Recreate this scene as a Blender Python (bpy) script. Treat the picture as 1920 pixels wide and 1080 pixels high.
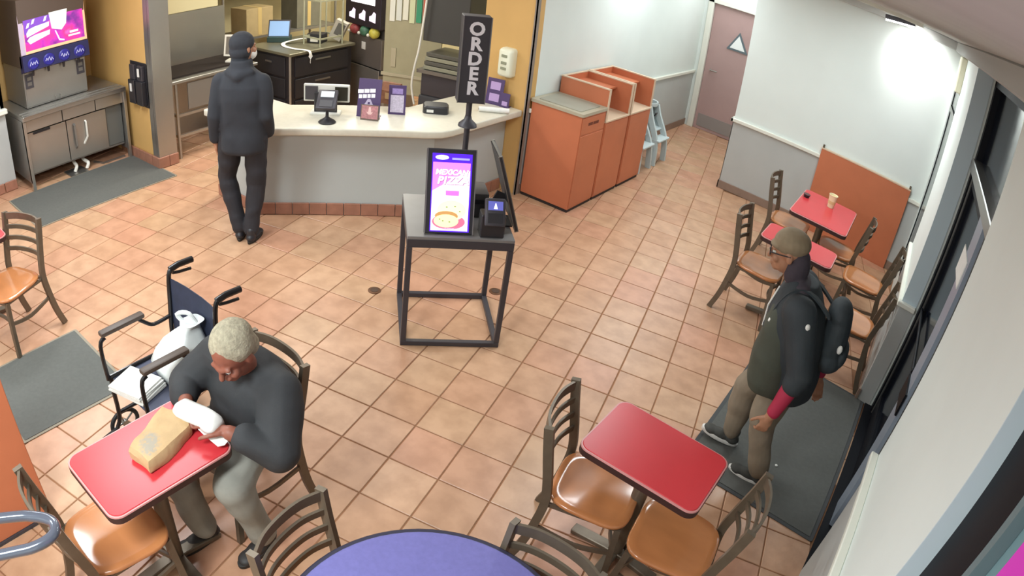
import bpy, bmesh, math, random
import numpy as np
from mathutils import Vector, Matrix

for _o in list(bpy.data.objects):
    bpy.data.objects.remove(_o)
S = bpy.context.scene
COL = S.collection
R = math.radians
PI = math.pi
random.seed(7)

# ------------------------------------------------------------------ camera (wide surveillance lens, off-centre crop)
CAM = Vector((4.2573, -3.3279, 2.7494))
RGT = Vector((0.7205076, 0.6921876, 0.0417737))
DWN = Vector((0.4526196, -0.4237895, -0.7845623))
FWD = Vector((-0.5253610, 0.5841907, -0.6186413))
cd = bpy.data.cameras.new('camera')
cam = bpy.data.objects.new('camera', cd)
COL.objects.link(cam)
cam.matrix_world = Matrix(((RGT.x, -DWN.x, -FWD.x, CAM.x), (RGT.y, -DWN.y, -FWD.y, CAM.y), (RGT.z, -DWN.z, -FWD.z, CAM.z), (0, 0, 0, 1)))
cd.type = 'PANO'
cd.panorama_type = 'FISHEYE_LENS_POLYNOMIAL'
cd.sensor_fit = 'HORIZONTAL'
cd.sensor_width = 36.0
cd.sensor_height = 20.25
cd.fisheye_fov = PI
cd.fisheye_polynomial_k0 = 0.0
cd.fisheye_polynomial_k1 = -0.0404564356
cd.fisheye_polynomial_k2 = -2.4332025e-05
cd.fisheye_polynomial_k3 = -6.1568118e-07
cd.fisheye_polynomial_k4 = -7.344916e-08
cd.shift_x = 0.1252622
cd.shift_y = 0.1364175
cd.clip_start = 0.02
S.camera = cam

# ------------------------------------------------------------------ view, world, room lamps
S.view_settings.view_transform = 'Standard'
S.view_settings.look = 'None'
S.view_settings.gamma = 1.0
S.view_settings.use_curve_mapping = False
S.view_settings.exposure = 0.44
W = bpy.data.worlds.new('night')
S.world = W
W.use_nodes = True
W.node_tree.nodes['Background'].inputs[0].default_value = (0.030, 0.040, 0.065, 1)
W.node_tree.nodes['Background'].inputs[1].default_value = 1.0

CEIL = 2.80
LAMPS = [  # ceiling troffers: x, y, power, colour
    (0.40, -1.65, 43, (0.90, 0.97, 1.0)), (2.50, 1.30, 25, (0.90, 0.97, 1.0)), (-1.55, -1.50, 46, (0.93, 0.97, 1.0)),
    (0.35, -4.20, 48, (0.90, 0.97, 1.0)), (2.95, -3.90, 88, (0.88, 0.97, 1.0)), (3.90, 3.10, 26, (0.88, 0.98, 1.0)),
    (1.58, 4.20, 22, (0.90, 0.97, 1.0)), (1.58, 6.2, 14, (0.95, 0.97, 1.0)), (-1.20, 1.05, 30, (1.0, 0.95, 0.84)), (-1.9, 3.30, 80, (1.0, 0.95, 0.80)),
    (0.75, 0.55, 10, (0.93, 0.97, 1.0)),
]

def area_lamp(name, loc, sx, sy, power, color, rot=(0, 0, 0)):
    ld = bpy.data.lights.new(name, 'AREA')
    ld.shape = 'RECTANGLE'
    ld.size = sx
    ld.size_y = sy
    ld.energy = power
    ld.color = color
    lo = bpy.data.objects.new(name, ld)
    lo.location = loc
    lo.rotation_euler = rot
    COL.objects.link(lo)
    return lo

for _x, _y, _p, _c in LAMPS:
    area_lamp('troffer_light', (_x, _y, CEIL - 0.035), 0.54, 1.12, _p, _c)

# ------------------------------------------------------------------ material helpers
def lin(c):
    if isinstance(c, str):
        c = c.lstrip('#')
        c = [int(c[i:i + 2], 16) / 255 for i in (0, 2, 4)]
    return tuple((v / 12.92 if v <= 0.04045 else ((v + 0.055) / 1.055) ** 2.4) for v in c[:3]) + (1.0,)

MATS = {}

def mat(name, c, rough=0.5, metal=0.0, var=0.0, scale=8.0, bump=0.0, bscale=60.0, coat=0.0, spec=0.5, stretch=None, c2=None, detail=4.0):
    """principled with optional colour mottling (second colour or darker tone) and fine relief, all from object/world position"""
    if name in MATS:
        return MATS[name]
    mt = bpy.data.materials.new(name)
    mt.use_nodes = True
    nt = mt.node_tree
    b = nt.nodes['Principled BSDF']
    col = lin(c)
    b.inputs['Base Color'].default_value = col
    b.inputs['Roughness'].default_value = rough
    b.inputs['Metallic'].default_value = metal
    b.inputs['Specular IOR Level'].default_value = spec
    b.inputs['Coat Weight'].default_value = coat
    b.inputs['Coat Roughness'].default_value = 0.08
    if var or bump:
        geo = nt.nodes.new('ShaderNodeNewGeometry')
        mp = nt.nodes.new('ShaderNodeMapping')
        mp.vector_type = 'POINT'
        if stretch:
            mp.inputs['Scale'].default_value = stretch
        nt.links.new(geo.outputs['Position'], mp.inputs['Vector'])
    if var:
        nz = nt.nodes.new('ShaderNodeTexNoise')
        nz.inputs['Scale'].default_value = scale
        nz.inputs['Detail'].default_value = detail
        nt.links.new(mp.outputs[0], nz.inputs['Vector'])
        rp = nt.nodes.new('ShaderNodeValToRGB')
        rp.color_ramp.elements[0].position = 0.32
        rp.color_ramp.elements[1].position = 0.68
        lo = lin(c2) if c2 else tuple(v * (1 - var) for v in col[:3]) + (1,)
        rp.color_ramp.elements[0].color = lo
        rp.color_ramp.elements[1].color = tuple(min(1, v * (1 + var * 0.5)) for v in col[:3]) + (1,)
        nt.links.new(nz.outputs['Fac'], rp.inputs['Fac'])
        nt.links.new(rp.outputs['Color'], b.inputs['Base Color'])
    if bump:
        n2 = nt.nodes.new('ShaderNodeTexNoise')
        n2.inputs['Scale'].default_value = bscale
        n2.inputs['Detail'].default_value = 3
        nt.links.new(mp.outputs[0], n2.inputs['Vector'])
        bp = nt.nodes.new('ShaderNodeBump')
        bp.inputs['Strength'].default_value = bump
        bp.inputs['Distance'].default_value = 0.01
        nt.links.new(n2.outputs['Fac'], bp.inputs['Height'])
        nt.links.new(bp.outputs['Normal'], b.inputs['Normal'])
    MATS[name] = mt
    return mt

def glow(name, c, strength):
    if name in MATS:
        return MATS[name]
    mt = bpy.data.materials.new(name)
    mt.use_nodes = True
    b = mt.node_tree.nodes['Principled BSDF']
    b.inputs['Base Color'].default_value = lin(c)
    b.inputs['Roughness'].default_value = 0.25
    b.inputs['Emission Color'].default_value = lin(c)
    b.inputs['Emission Strength'].default_value = strength
    MATS[name] = mt
    return mt

def glow_mix(name, cols, strength, scale=6.0):
    """lit picture: noise run through several print colours"""
    mt = bpy.data.materials.new(name)
    mt.use_nodes = True
    nt = mt.node_tree
    b = nt.nodes['Principled BSDF']
    tc = nt.nodes.new('ShaderNodeTexCoord')
    nz = nt.nodes.new('ShaderNodeTexNoise')
    nz.inputs['Scale'].default_value = scale
    nz.inputs['Detail'].default_value = 5
    nt.links.new(tc.outputs['Object'], nz.inputs['Vector'])
    rp = nt.nodes.new('ShaderNodeValToRGB')
    n = len(cols)
    while len(rp.color_ramp.elements) < n:
        rp.color_ramp.elements.new(0.5)
    for i, c in enumerate(cols):
        rp.color_ramp.elements[i].position = 0.3 + 0.4 * i / (n - 1)
        rp.color_ramp.elements[i].color = lin(c)
    nt.links.new(nz.outputs['Fac'], rp.inputs['Fac'])
    nt.links.new(rp.outputs['Color'], b.inputs['Emission Color'])
    nt.links.new(rp.outputs['Color'], b.inputs['Base Color'])
    b.inputs['Emission Strength'].default_value = strength
    b.inputs['Roughness'].default_value = 0.3
    MATS[name] = mt
    return mt

def glass_mat(name, tint, rough=0.02, alpha=0.35):
    mt = bpy.data.materials.new(name)
    mt.use_nodes = True
    nt = mt.node_tree
    b = nt.nodes['Principled BSDF']
    b.inputs['Base Color'].default_value = lin(tint)
    b.inputs['Roughness'].default_value = rough
    b.inputs['Specular IOR Level'].default_value = 0.35
    b.inputs['Alpha'].default_value = alpha
    MATS[name] = mt
    return mt

# ------------------------------------------------------------------ mesh helpers
class MB:
    """collects shapes; build() links them as ONE mesh object"""
    def __init__(s):
        s.v = []
        s.f = []

    def add(s, vs, fs):
        n = len(s.v)
        s.v += [tuple(q) for q in vs]
        s.f += [tuple(i + n for i in q) for q in fs]
        return s

    def box(s, lo, hi):
        x0, y0, z0 = lo
        x1, y1, z1 = hi
        return s.add([(x0, y0, z0), (x1, y0, z0), (x1, y1, z0), (x0, y1, z0), (x0, y0, z1), (x1, y0, z1), (x1, y1, z1), (x0, y1, z1)],
                     [(0, 3, 2, 1), (4, 5, 6, 7), (0, 1, 5, 4), (1, 2, 6, 5), (2, 3, 7, 6), (3, 0, 4, 7)])

    def cbox(s, c, d, M=None):
        """centre + size, optional 3x3/4x4 rotation about the centre"""
        hx, hy, hz = d[0] / 2, d[1] / 2, d[2] / 2
        q = [Vector((a, b, e)) for e in (-hz, hz) for a, b in ((-hx, -hy), (hx, -hy), (hx, hy), (-hx, hy))]
        if M is not None:
            q = [M @ p for p in q]
        q = [p + Vector(c) for p in q]
        return s.add(q, [(0, 3, 2, 1), (4, 5, 6, 7), (0, 1, 5, 4), (1, 2, 6, 5), (2, 3, 7, 6), (3, 0, 4, 7)])

    def prism(s, poly, z0, z1):
        n = len(poly)
        return s.add([(x, y, z0) for x, y in poly] + [(x, y, z1) for x, y in poly],
                     [tuple(range(n))[::-1], tuple(range(n, 2 * n))] + [(i, (i + 1) % n, n + (i + 1) % n, n + i) for i in range(n)])

    def rings(s, rs, closed=True):
        """loft between rings of equal length; caps both ends"""
        n = len(rs[0])
        vs = [p for r in rs for p in r]
        fs = []
        for k in range(len(rs) - 1):
            for i in range(n):
                j = (i + 1) % n
                fs.append((k * n + i, k * n + j, (k + 1) * n + j, (k + 1) * n + i))
        if closed:
            fs.append(tuple(range(n))[::-1])
            fs.append(tuple(range((len(rs) - 1) * n, len(rs) * n)))
        return s.add(vs, fs)

    def lathe(s, prof, n=24, c=(0, 0, 0)):
        return s.rings([[(c[0] + r * math.cos(2 * PI * i / n), c[1] + r * math.sin(2 * PI * i / n), c[2] + z) for i in range(n)] for r, z in prof])

    def cyl(s, a, b, r0, r1=None, n=12):
        return s.tube([a, b], [r0, r0 if r1 is None else r1], n)

    def tube(s, pts, r, n=10, smooth=0):
        pts = [Vector(p) for p in pts]
        rr = list(r) if isinstance(r, (list, tuple)) else [r] * len(pts)
        if smooth:
            pts, rr = spline(pts, rr, smooth)
        return s.sweep(pts, [[(q * math.cos(2 * PI * i / n), q * math.sin(2 * PI * i / n)) for i in range(n)] for q in rr])

    def bar(s, pts, w, h, smooth=0, up=(0, 0, 1)):
        """rectangular section w (sideways) x h (along up) swept along pts"""
        pts = [Vector(p) for p in pts]
        if smooth:
            pts, _ = spline(pts, [1] * len(pts), smooth)
        sec = [(-w / 2, -h / 2), (w / 2, -h / 2), (w / 2, h / 2), (-w / 2, h / 2)]
        return s.sweep(pts, [sec] * len(pts), up=up)

    def sweep(s, pts, secs, up=None):
        rs = []
        prev = None
        for i, p in enumerate(pts):
            t = (pts[min(i + 1, len(pts) - 1)] - pts[max(i - 1, 0)]).normalized()
            if up is not None:
                u = Vector(up)
                a = t.cross(u)
                if a.length < 1e-4:
                    a = t.cross(Vector((1, 0, 0)))
                a.normalize()
                b = a.cross(t).normalized()
            else:
                if prev is None:
                    u = Vector((0, 0, 1)) if abs(t.z) < 0.9 else Vector((1, 0, 0))
                    a = t.cross(u).normalized()
                else:
                    a = (prev - t * prev.dot(t)).normalized()
                b = a.cross(t).normalized()
                prev = a
            rs.append([tuple(p + a * x + b * y) for x, y in secs[i]])
        return s.rings(rs)

    def ball(s, c, r, n=12, m=8, M=None):
        r = (r, r, r) if not isinstance(r, (tuple, list)) else r
        rs = []
        for k in range(m + 1):
            th = PI * k / m
            th = min(max(th, 0.02), PI - 0.02)
            q = [Vector((r[0] * math.sin(th) * math.cos(2 * PI * i / n), r[1] * math.sin(th) * math.sin(2 * PI * i / n), -r[2] * math.cos(th))) for i in range(n)]
            if M is not None:
                q = [M @ p for p in q]
            rs.append([tuple(p + Vector(c)) for p in q])
        return s.rings(rs)

    def build(s, name, m, parent=None, bevel=0.0, seg=1, sharp=35, kind=None, label=None, flat=False):
        me = bpy.data.meshes.new(name)
        bm = bmesh.new()
        vs = [bm.verts.new(p) for p in s.v]
        for q in s.f:
            try:
                bm.faces.new([vs[i] for i in q])
            except ValueError:
                pass
        bmesh.ops.recalc_face_normals(bm, faces=bm.faces)
        if bevel:
            ed = [e for e in bm.edges if len(e.link_faces) == 2 and e.calc_face_angle(0) > R(30)]
            bmesh.ops.bevel(bm, geom=ed, offset=bevel, segments=seg, affect='EDGES', profile=0.5, clamp_overlap=True)
        finish(bm, me, sharp, flat)
        return link(name, me, m, parent, kind, label)

def finish(bm, me, sharp=35, flat=False):
    if not flat:
        for q in bm.faces:
            q.smooth = True
        for e in bm.edges:
            if len(e.link_faces) != 2 or e.calc_face_angle(0) > R(sharp):
                e.smooth = False
    bm.to_mesh(me)
    bm.free()

def link(name, me, m, parent=None, kind=None, label=None):
    o = bpy.data.objects.new(name, me)
    if m is not None:
        me.materials.append(m)
    COL.objects.link(o)
    if parent is not None:
        o.parent = parent
    if kind:
        o['kind'] = kind
    if label:
        o['label'] = label
    return o

def spline(pts, rr, k):
    out, ro = [], []
    n = len(pts)
    for i in range(n - 1):
        p0, p1, p2, p3 = pts[max(i - 1, 0)], pts[i], pts[i + 1], pts[min(i + 2, n - 1)]
        for j in range(k):
            t = j / k
            out.append(0.5 * ((2 * p1) + (p2 - p0) * t + (2 * p0 - 5 * p1 + 4 * p2 - p3) * t * t + (3 * p1 - p0 - 3 * p2 + p3) * t ** 3))
            ro.append(rr[i] * (1 - t) + rr[i + 1] * t)
    return out + [pts[-1]], ro + [rr[-1]]

def thing(name, label, cat, loc=(0, 0, 0), rotz=0.0, group=None):
    o = bpy.data.objects.new(name, None)
    o.empty_display_size = 0.05
    COL.objects.link(o)
    o.location = loc
    o.rotation_euler = (0, 0, rotz)
    return tag(o, label, cat, group)

def tag(o, label, cat, group=None):
    o['label'] = label
    o['category'] = cat
    if group:
        o['group'] = group
    return o

def copy_thing(root, loc, rotz, label, group=None):
    c = root.copy()
    COL.objects.link(c)
    c.location = loc
    c.rotation_euler = (0, 0, rotz)
    c['label'] = label
    if group:
        c['group'] = group
    for ch in list(root.children):
        d = ch.copy()
        COL.objects.link(d)
        d.parent = c
        for g in list(ch.children):
            e = g.copy()
            COL.objects.link(e)
            e.parent = d
    return c

def rrect(w, d, r, n=6, cx=0.0, cy=0.0):
    out = []
    for sx, sy, a0 in ((1, 1, 0), (-1, 1, 90), (-1, -1, 180), (1, -1, 270)):
        for i in range(n + 1):
            a = R(a0 + 90 * i / n)
            out.append((cx + sx * (w / 2 - r) + r * math.cos(a), cy + sy * (d / 2 - r) + r * math.sin(a)))
    return out

def text_part(name, body, size, m, parent, M, extrude=0.0008, shear=0.0, spacing=1.0, bold=0.0):
    """flat lettering as a mesh; M places it (text lies in its local XY plane, centred)"""
    cu = bpy.data.curves.new('lettering', 'FONT')
    cu.body = body
    cu.size = size
    cu.align_x = 'CENTER'
    cu.align_y = 'CENTER'
    cu.extrude = extrude
    cu.shear = shear
    cu.space_character = spacing
    cu.offset = bold
    cu.resolution_u = 3
    t = bpy.data.objects.new('lettering', cu)
    COL.objects.link(t)
    dg = bpy.context.evaluated_depsgraph_get()
    me = bpy.data.meshes.new_from_object(t.evaluated_get(dg))
    bpy.data.objects.remove(t)
    bpy.data.curves.remove(cu)
    me.transform(M)
    me.materials.clear()
    return link(name, me, m, parent)

def plane_m(origin, xdir, ydir):
    """matrix whose local X, Y are the given directions"""
    x = Vector(xdir).normalized()
    y = Vector(ydir).normalized()
    z = x.cross(y)
    return Matrix(((x.x, y.x, z.x, origin[0]), (x.y, y.y, z.y, origin[1]), (x.z, y.z, z.z, origin[2]), (0, 0, 0, 1)))

def flat_shape(name, poly, m, parent, M, thick=0.0008):
    mb = MB().prism(poly, 0.0, thick)
    mb.v = [tuple(M @ Vector(p)) for p in mb.v]
    return mb.build(name, m, parent, flat=True)

# ------------------------------------------------------------------ palette
M_wall = mat('white_wall_paint', '#dfe6e1', 0.6, var=0.03, scale=2, bump=0.04, bscale=220)
M_wain = mat('grey_wainscot_paint', '#b3b5b2', 0.55, var=0.03, scale=3, bump=0.03, bscale=220)
M_trim = mat('cream_trim_paint', '#e2e2d6', 0.4)
M_yellow = mat('ochre_wall_paint', '#d2a867', 0.55, var=0.06, scale=2.5)
M_ceil = mat('ceiling_board', '#c3c6c2', 0.8, var=0.04, scale=5)
M_soffit = mat('tan_soffit', '#a9aaa6', 0.7)
M_steel = mat('brushed_steel', '#b3b1ab', 0.33, 0.85, var=0.05, scale=2)
M_steel2 = mat('dull_steel', '#989590', 0.42, 0.7, var=0.06, scale=2)
M_orange = mat('orange_laminate', '#c5734f', 0.45, var=0.08, scale=3)
M_orange_edge = mat('cream_laminate_edge', '#d9c0a4', 0.5)
M_red = mat('red_laminate', '#c4363c', 0.31, var=0.04, scale=5, spec=0.38)
M_rededge = mat('dark_table_edge', '#3a211f', 0.5)
M_redlip = mat('pale_table_lip', '#c98a86', 0.35)
M_blue = mat('periwinkle_laminate', '#6f6ca6', 0.35, var=0.08, scale=60)
M_seat = mat('varnished_seat_veneer', '#bd7a4b', 0.20, var=0.14, scale=2.2, coat=0.5, stretch=(1, 3, 1))
M_frame = mat('bronze_chair_frame', '#6b5f50', 0.42, 0.4, var=0.1, scale=20)
M_black = mat('black_plastic', '#29282c', 0.4)
M_dark = mat('charcoal_metal', '#444146', 0.45, 0.25)
M_mat = mat('grey_rubber_mat', '#5c5d59', 0.85, var=0.08, scale=40, bump=0.25, bscale=500)
M_matrim = mat('mat_border', '#47494a', 0.8)
M_ctop = mat('cream_counter_top', '#d3cebd', 0.35, var=0.05, scale=30)
M_cfront = mat('grey_counter_front', '#b4bab8', 0.5, var=0.02, scale=3)
M_brick = mat('red_base_tile', '#a06f5a', 0.5, var=0.14, scale=14)
M_grout = mat('grout', '#94694a', 0.9, var=0.15, scale=9)
M_door = mat('mauve_door', '#ad908c', 0.5, var=0.06, scale=2)
M_skin = mat('tan_skin', '#a8785c', 0.55, var=0.06, scale=30)
M_skin2 = mat('ruddy_skin', '#8a5240', 0.55, var=0.08, scale=30)
M_skin3 = mat('brown_skin', '#7a5542', 0.55, var=0.06, scale=30)
M_white = mat('white_plastic', '#e6e4da', 0.4)
M_paper = mat('white_paper', '#e4e2dc', 0.7, var=0.05, scale=30)
M_bag = mat('kraft_paper', '#b99a70', 0.75, var=0.12, scale=14, bump=0.25, bscale=40)
M_purple = mat('purple_print', '#4a3562', 0.4)
M_glyph = mat('white_print', '#f0edf2', 0.5)
M_pink = mat('pink_print', '#b77d80', 0.5, var=0.25, scale=60)
M_alu = mat('aluminium_frame', '#8d8c88', 0.35, 0.8)
M_darkframe = mat('dark_window_frame', '#0d0e15', 0.55, 0.0, spec=0.2)

# ================================================================== THE SETTING
def struct(o):
    o['kind'] = 'structure'
    return o

def cam_px(p):
    d = Vector(p) - CAM
    x, y, z = d.dot(RGT), d.dot(DWN), d.dot(FWD)
    r = math.hypot(x, y)
    th = math.atan2(r, z)
    q = 1315.6175 * th * (1 - 0.0425538 * th * th) / max(r, 1e-9)
    return 719.497 + q * x, 687.331 + q * y, z

# --- floor: grout bed with single quarry tiles, the laying pattern turned 13.3 degrees to the walls
floor = struct(MB().box((-4.6, -5.6, -0.06), (5.0, 7.2, -0.005)).build('floor', M_grout))
TS, TA = 0.305, R(13.3)
ca, sa = math.cos(TA), math.sin(TA)

def tile_material():
    mt = bpy.data.materials.new('terracotta_tile')
    mt.use_nodes = True
    nt = mt.node_tree
    b = nt.nodes['Principled BSDF']
    geo = nt.nodes.new('ShaderNodeNewGeometry')
    oi = nt.nodes.new('ShaderNodeObjectInfo')
    ad = nt.nodes.new('ShaderNodeMath')
    ad.operation = 'ADD'
    fr = nt.nodes.new('ShaderNodeMath')
    fr.operation = 'FRACT'
    nt.links.new(oi.outputs['Random'], ad.inputs[0])
    nt.links.new(geo.outputs['Random Per Island'], ad.inputs[1])
    nt.links.new(ad.outputs[0], fr.inputs[0])
    rp = nt.nodes.new('ShaderNodeValToRGB')
    els = rp.color_ramp.elements
    els[0].position, els[0].color = 0.0, lin('#ba9071')
    els[1].position, els[1].color = 1.0, lin('#c59d7f')
    for p, c in ((0.3, '#bf9678'), (0.55, '#bf8e73'), (0.75, '#bc9777')):
        e = els.new(p)
        e.color = lin(c)
    nt.links.new(fr.outputs[0], rp.inputs['Fac'])
    nz = nt.nodes.new('ShaderNodeTexNoise')
    nz.inputs['Scale'].default_value = 7
    nz.inputs['Detail'].default_value = 6
    nt.links.new(geo.outputs['Position'], nz.inputs['Vector'])
    r2 = nt.nodes.new('ShaderNodeValToRGB')
    r2.color_ramp.elements[0].position, r2.color_ramp.elements[0].color = 0.35, (0.86, 0.82, 0.78, 1)
    r2.color_ramp.elements[1].position, r2.color_ramp.elements[1].color = 0.62, (1.06, 1.05, 1.04, 1)
    nt.links.new(nz.outputs['Fac'], r2.inputs['Fac'])
    mx = nt.nodes.new('ShaderNodeMixRGB')
    mx.blend_type = 'MULTIPLY'
    mx.inputs['Fac'].default_value = 1.0
    nt.links.new(rp.outputs['Color'], mx.inputs[1])
    nt.links.new(r2.outputs['Color'], mx.inputs[2])
    nt.links.new(mx.outputs[0], b.inputs['Base Color'])
    b.inputs['Roughness'].default_value = 0.36
    n3 = nt.nodes.new('ShaderNodeTexNoise')
    n3.inputs['Scale'].default_value = 45
    nt.links.new(geo.outputs['Position'], n3.inputs['Vector'])
    bp = nt.nodes.new('ShaderNodeBump')
    bp.inputs['Strength'].default_value = 0.10
    bp.inputs['Distance'].default_value = 0.004
    nt.links.new(n3.outputs['Fac'], bp.inputs['Height'])
    nt.links.new(bp.outputs['Normal'], b.inputs['Normal'])
    return mt

M_tile = tile_material()

def tile_verts(h, c):
    return ([(a * (h - c), b * (h - c), 0.0) for a, b in ((-1, -1), (1, -1), (1, 1), (-1, 1))] +
            [(a * h, b * h, -0.0025) for a, b in ((-1, -1), (1, -1), (1, 1), (-1, 1))] +
            [(a * h, b * h, -0.010) for a, b in ((-1, -1), (1, -1), (1, 1), (-1, 1))])

TF = [(0, 1, 2, 3)] + [(4 + i, 4 + (i + 1) % 4, (i + 1) % 4, i) for i in range(4)] + [(8 + i, 8 + (i + 1) % 4, 4 + (i + 1) % 4, 4 + i) for i in range(4)]
TH_ = TS / 2 - 0.0042
_tv = tile_verts(TH_, 0.003)
tile_mesh = MB().add(_tv, TF).build('tile', M_tile, flat=True)
tm = tile_mesh.data
bpy.data.objects.remove(tile_mesh)

def floor_region(x, y):
    if x > 4.95 or x < -4.4 or y < -5.4 or y > 7.1:
        return 0
    if y > 4.75 and (x < 0.7 or x > 2.4):
        return 0
    if x > 4.72:
        return 0
    return 1

def hidden_floor(x, y):
    if y > 2.3 and x < 0.75:
        return True
    if y > 0.25 and x < 0.5 and y - x > 0.1:
        return True
    return x < -3.0 and y > 0.1 or x < -3.1

cells = []
for i in range(-40, 41):
    for j in range(-40, 41):
        u, v = (i + 0.5) * TS, (j + 0.5) * TS
        x, y = ca * u - sa * v, sa * u + ca * v
        if not floor_region(x, y):
            continue
        px_, py_, dz = cam_px((x, y, 0))
        d2 = (x - CAM.x) ** 2 + (y - CAM.y) ** 2 + CAM.z ** 2
        vis = dz > 0.1 and -90 < px_ < 2010 and -60 < py_ < 1170 and not hidden_floor(x, y)
        cells.append((0 if not vis else CAM.z / d2 ** 1.5, x, y))
cells.sort(reverse=True)
for a, x, y in cells[:300]:
    t = bpy.data.objects.new('tile', tm)
    COL.objects.link(t)
    t.parent = floor
    t.location = (x, y, random.uniform(-0.0006, 0.0))
    t.rotation_euler = (random.uniform(-.0012, .0012), random.uniform(-.0012, .0012), TA)
rest = MB()
for a, x, y in cells[300:]:
    z = random.uniform(-0.0006, 0)
    rest.add([(x + ca * p - sa * q, y + sa * p + ca * q, z + w) for p, q, w in _tv], TF)
rest.build('tile_field', M_tile, floor, flat=True, kind='stuff')

# --- ceiling
ceiling = struct(MB().box((-4.6, -5.6, CEIL), (5.2, 7.2, CEIL + 0.1)).build('ceiling', M_ceil))
for k in range(14):
    MB().box((-4.5 + 0.61 * k + 0.02, -5.5, CEIL - 0.006), (-4.5 + 0.61 * k + 0.045, 7.0, CEIL)).build('ceiling_rail', M_trim, ceiling)
for k, (lx, ly, lp, lc) in enumerate(LAMPS):
    fr_ = MB()
    for a, b, c, d in ((-.3, .3, -.6, -.57), (-.3, .3, .57, .6), (-.3, -.27, -.57, .57), (.27, .3, -.57, .57)):
        fr_.box((lx + a, ly + c, CEIL - 0.03), (lx + b, ly + d, CEIL))
    fr_.build('light_frame', M_trim, ceiling)

# --- right wall with window, door opening, pilaster and far window
wr = MB()
wr.box((4.745, -1.84, 0.0), (5.0, -0.36, CEIL))            # pier between near window and door
wr.box((4.745, -5.6, 0.0), (5.0, -1.84, 0.86))
wr.box((4.745, -5.6, 2.50), (5.0, -1.84, CEIL))
wr.box((4.745, -5.6, 0.86), (5.0, -3.6, 2.50))
wr.box((4.76, -0.36, 2.68), (5.0, 1.62, CEIL))             # over the door
wr.box((4.66, 1.62, 0.0), (5.0, 3.10, CEIL))               # pilaster
wr.box((4.69, 3.10, 0.0), (5.0, 4.62, 0.30))
wr.box((4.69, 3.10, 2.55), (5.0, 4.62, CEIL))
wr.box((4.68, 4.60, 0.0), (5.0, 4.86, CEIL))
wall_right = struct(wr.build('wall_right', M_wall))
MB().box((4.741, -1.70, 0.0), (4.746, -0.36, 0.86)).box((4.741, -5.6, 0.0), (4.746, -1.70, 0.84)).build('wainscot_panel', M_wain, wall_right)
MB().box((4.655, 1.62, 0.0), (4.661, 3.10, 0.86)).box((4.655, 1.614, 0.0), (4.78, 1.621, 0.86)).build('wainscot_panel', M_wain, wall_right)
M_reveal = mat('grey_blue_reveal', '#c3d3da', 0.5)
MB().box((4.655, 1.6135, 0.90), (4.78, 1.621, 2.68)).build('door_reveal', M_reveal, wall_right)
MB().box((4.744, -1.846, 0.86), (4.85, -1.839, 2.50)).build('window_reveal', M_reveal, wall_right)
struct(MB().box((4.703, -5.6, 0.86), (4.747, -0.355, 0.90)).build('trim_1', M_trim, bevel=0.006))
struct(MB().box((4.625, 1.605, 0.86), (4.663, 3.10, 0.90)).box((4.625, 1.575, 0.86), (4.78, 1.622, 0.90)).build('trim_2', M_trim, bevel=0.006))
struct(MB().box((4.60, -5.6, 2.69), (4.76, 4.70, CEIL)).build('trim_3', M_soffit, bevel=0.01))

# storefront door set in the opening (double leaf, transom bar, transom lights)
M_glass = glass_mat('night_glass', '#10141f', 0.08, 0.8)
dr = struct(MB().box((4.80, 1.53, 0.0), (4.90, 1.62, 2.68)).box((4.80, -0.36, 0.0), (4.90, -0.29, 2.68)).box((4.80, -0.36, 2.62), (4.90, 1.62, 2.68)).build('door_1', M_darkframe))
MB().box((4.775, -0.29, 2.02), (4.86, 1.53, 2.10)).build('transom_bar', M_alu, dr, bevel=0.006)
MB().box((4.845, -0.29, 2.10), (4.852, 1.53, 2.62)).build('transom_pane', M_glass, dr)
MB().box((4.742, -0.36, 0.0), (4.92, 1.62, 0.012)).build('threshold', M_darkframe, dr)
M_palestrip = mat('pale_blue_strip', '#98a3b2', 0.4, 0.2)
MB().box((4.79, 0.10, 0.012), (4.87, 0.34, 2.02)).build('pale_strip', M_palestrip, dr)  # pale blue upright strip between the two leaves
MB().box((4.778, 0.09, 0.88), (4.79, 0.35, 1.02)).build('lock_plate', M_darkframe, dr)
for y0, y1 in ((0.36, 1.52), (-0.28, 0.09)):
    lf = MB()
    lf.box((4.82, y0, 0.02), (4.865, y0 + 0.07, 2.01)).box((4.82, y1 - 0.07, 0.02), (4.865, y1, 2.01))
    lf.box((4.82, y0 + 0.07, 0.02), (4.865, y1 - 0.07, 0.22)).box((4.82, y0 + 0.07, 1.93), (4.865, y1 - 0.07, 2.01))
    leaf = lf.build('door_leaf', M_darkframe, dr)
    MB().box((4.840, y0 + 0.07, 0.22), (4.846, y1 - 0.07, 1.93)).build('pane', M_glass, leaf)
    MB().cyl((4.808, y0 + 0.1, 0.98), (4.808, y1 - 0.1, 0.98), 0.012).box((4.80, y0 + 0.09, 0.965), (4.825, y0 + 0.12, 0.995)).box((4.80, y1 - 0.12, 0.965), (4.825, y1 - 0.09, 0.995)).build('push_bar', M_darkframe, leaf)
    MB().box((4.812, y1 - 0.012, 0.02), (4.822, y1 - 0.002, 2.01)).build('edge_strip', M_alu, leaf)
notice = tag(MB().box((4.7835, 0.15, 1.65), (4.7895, 0.47, 1.80)).build('door_notice', M_paper), 'small white paper notice taped beside the dark glass of the entrance door', 'notice')

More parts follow.
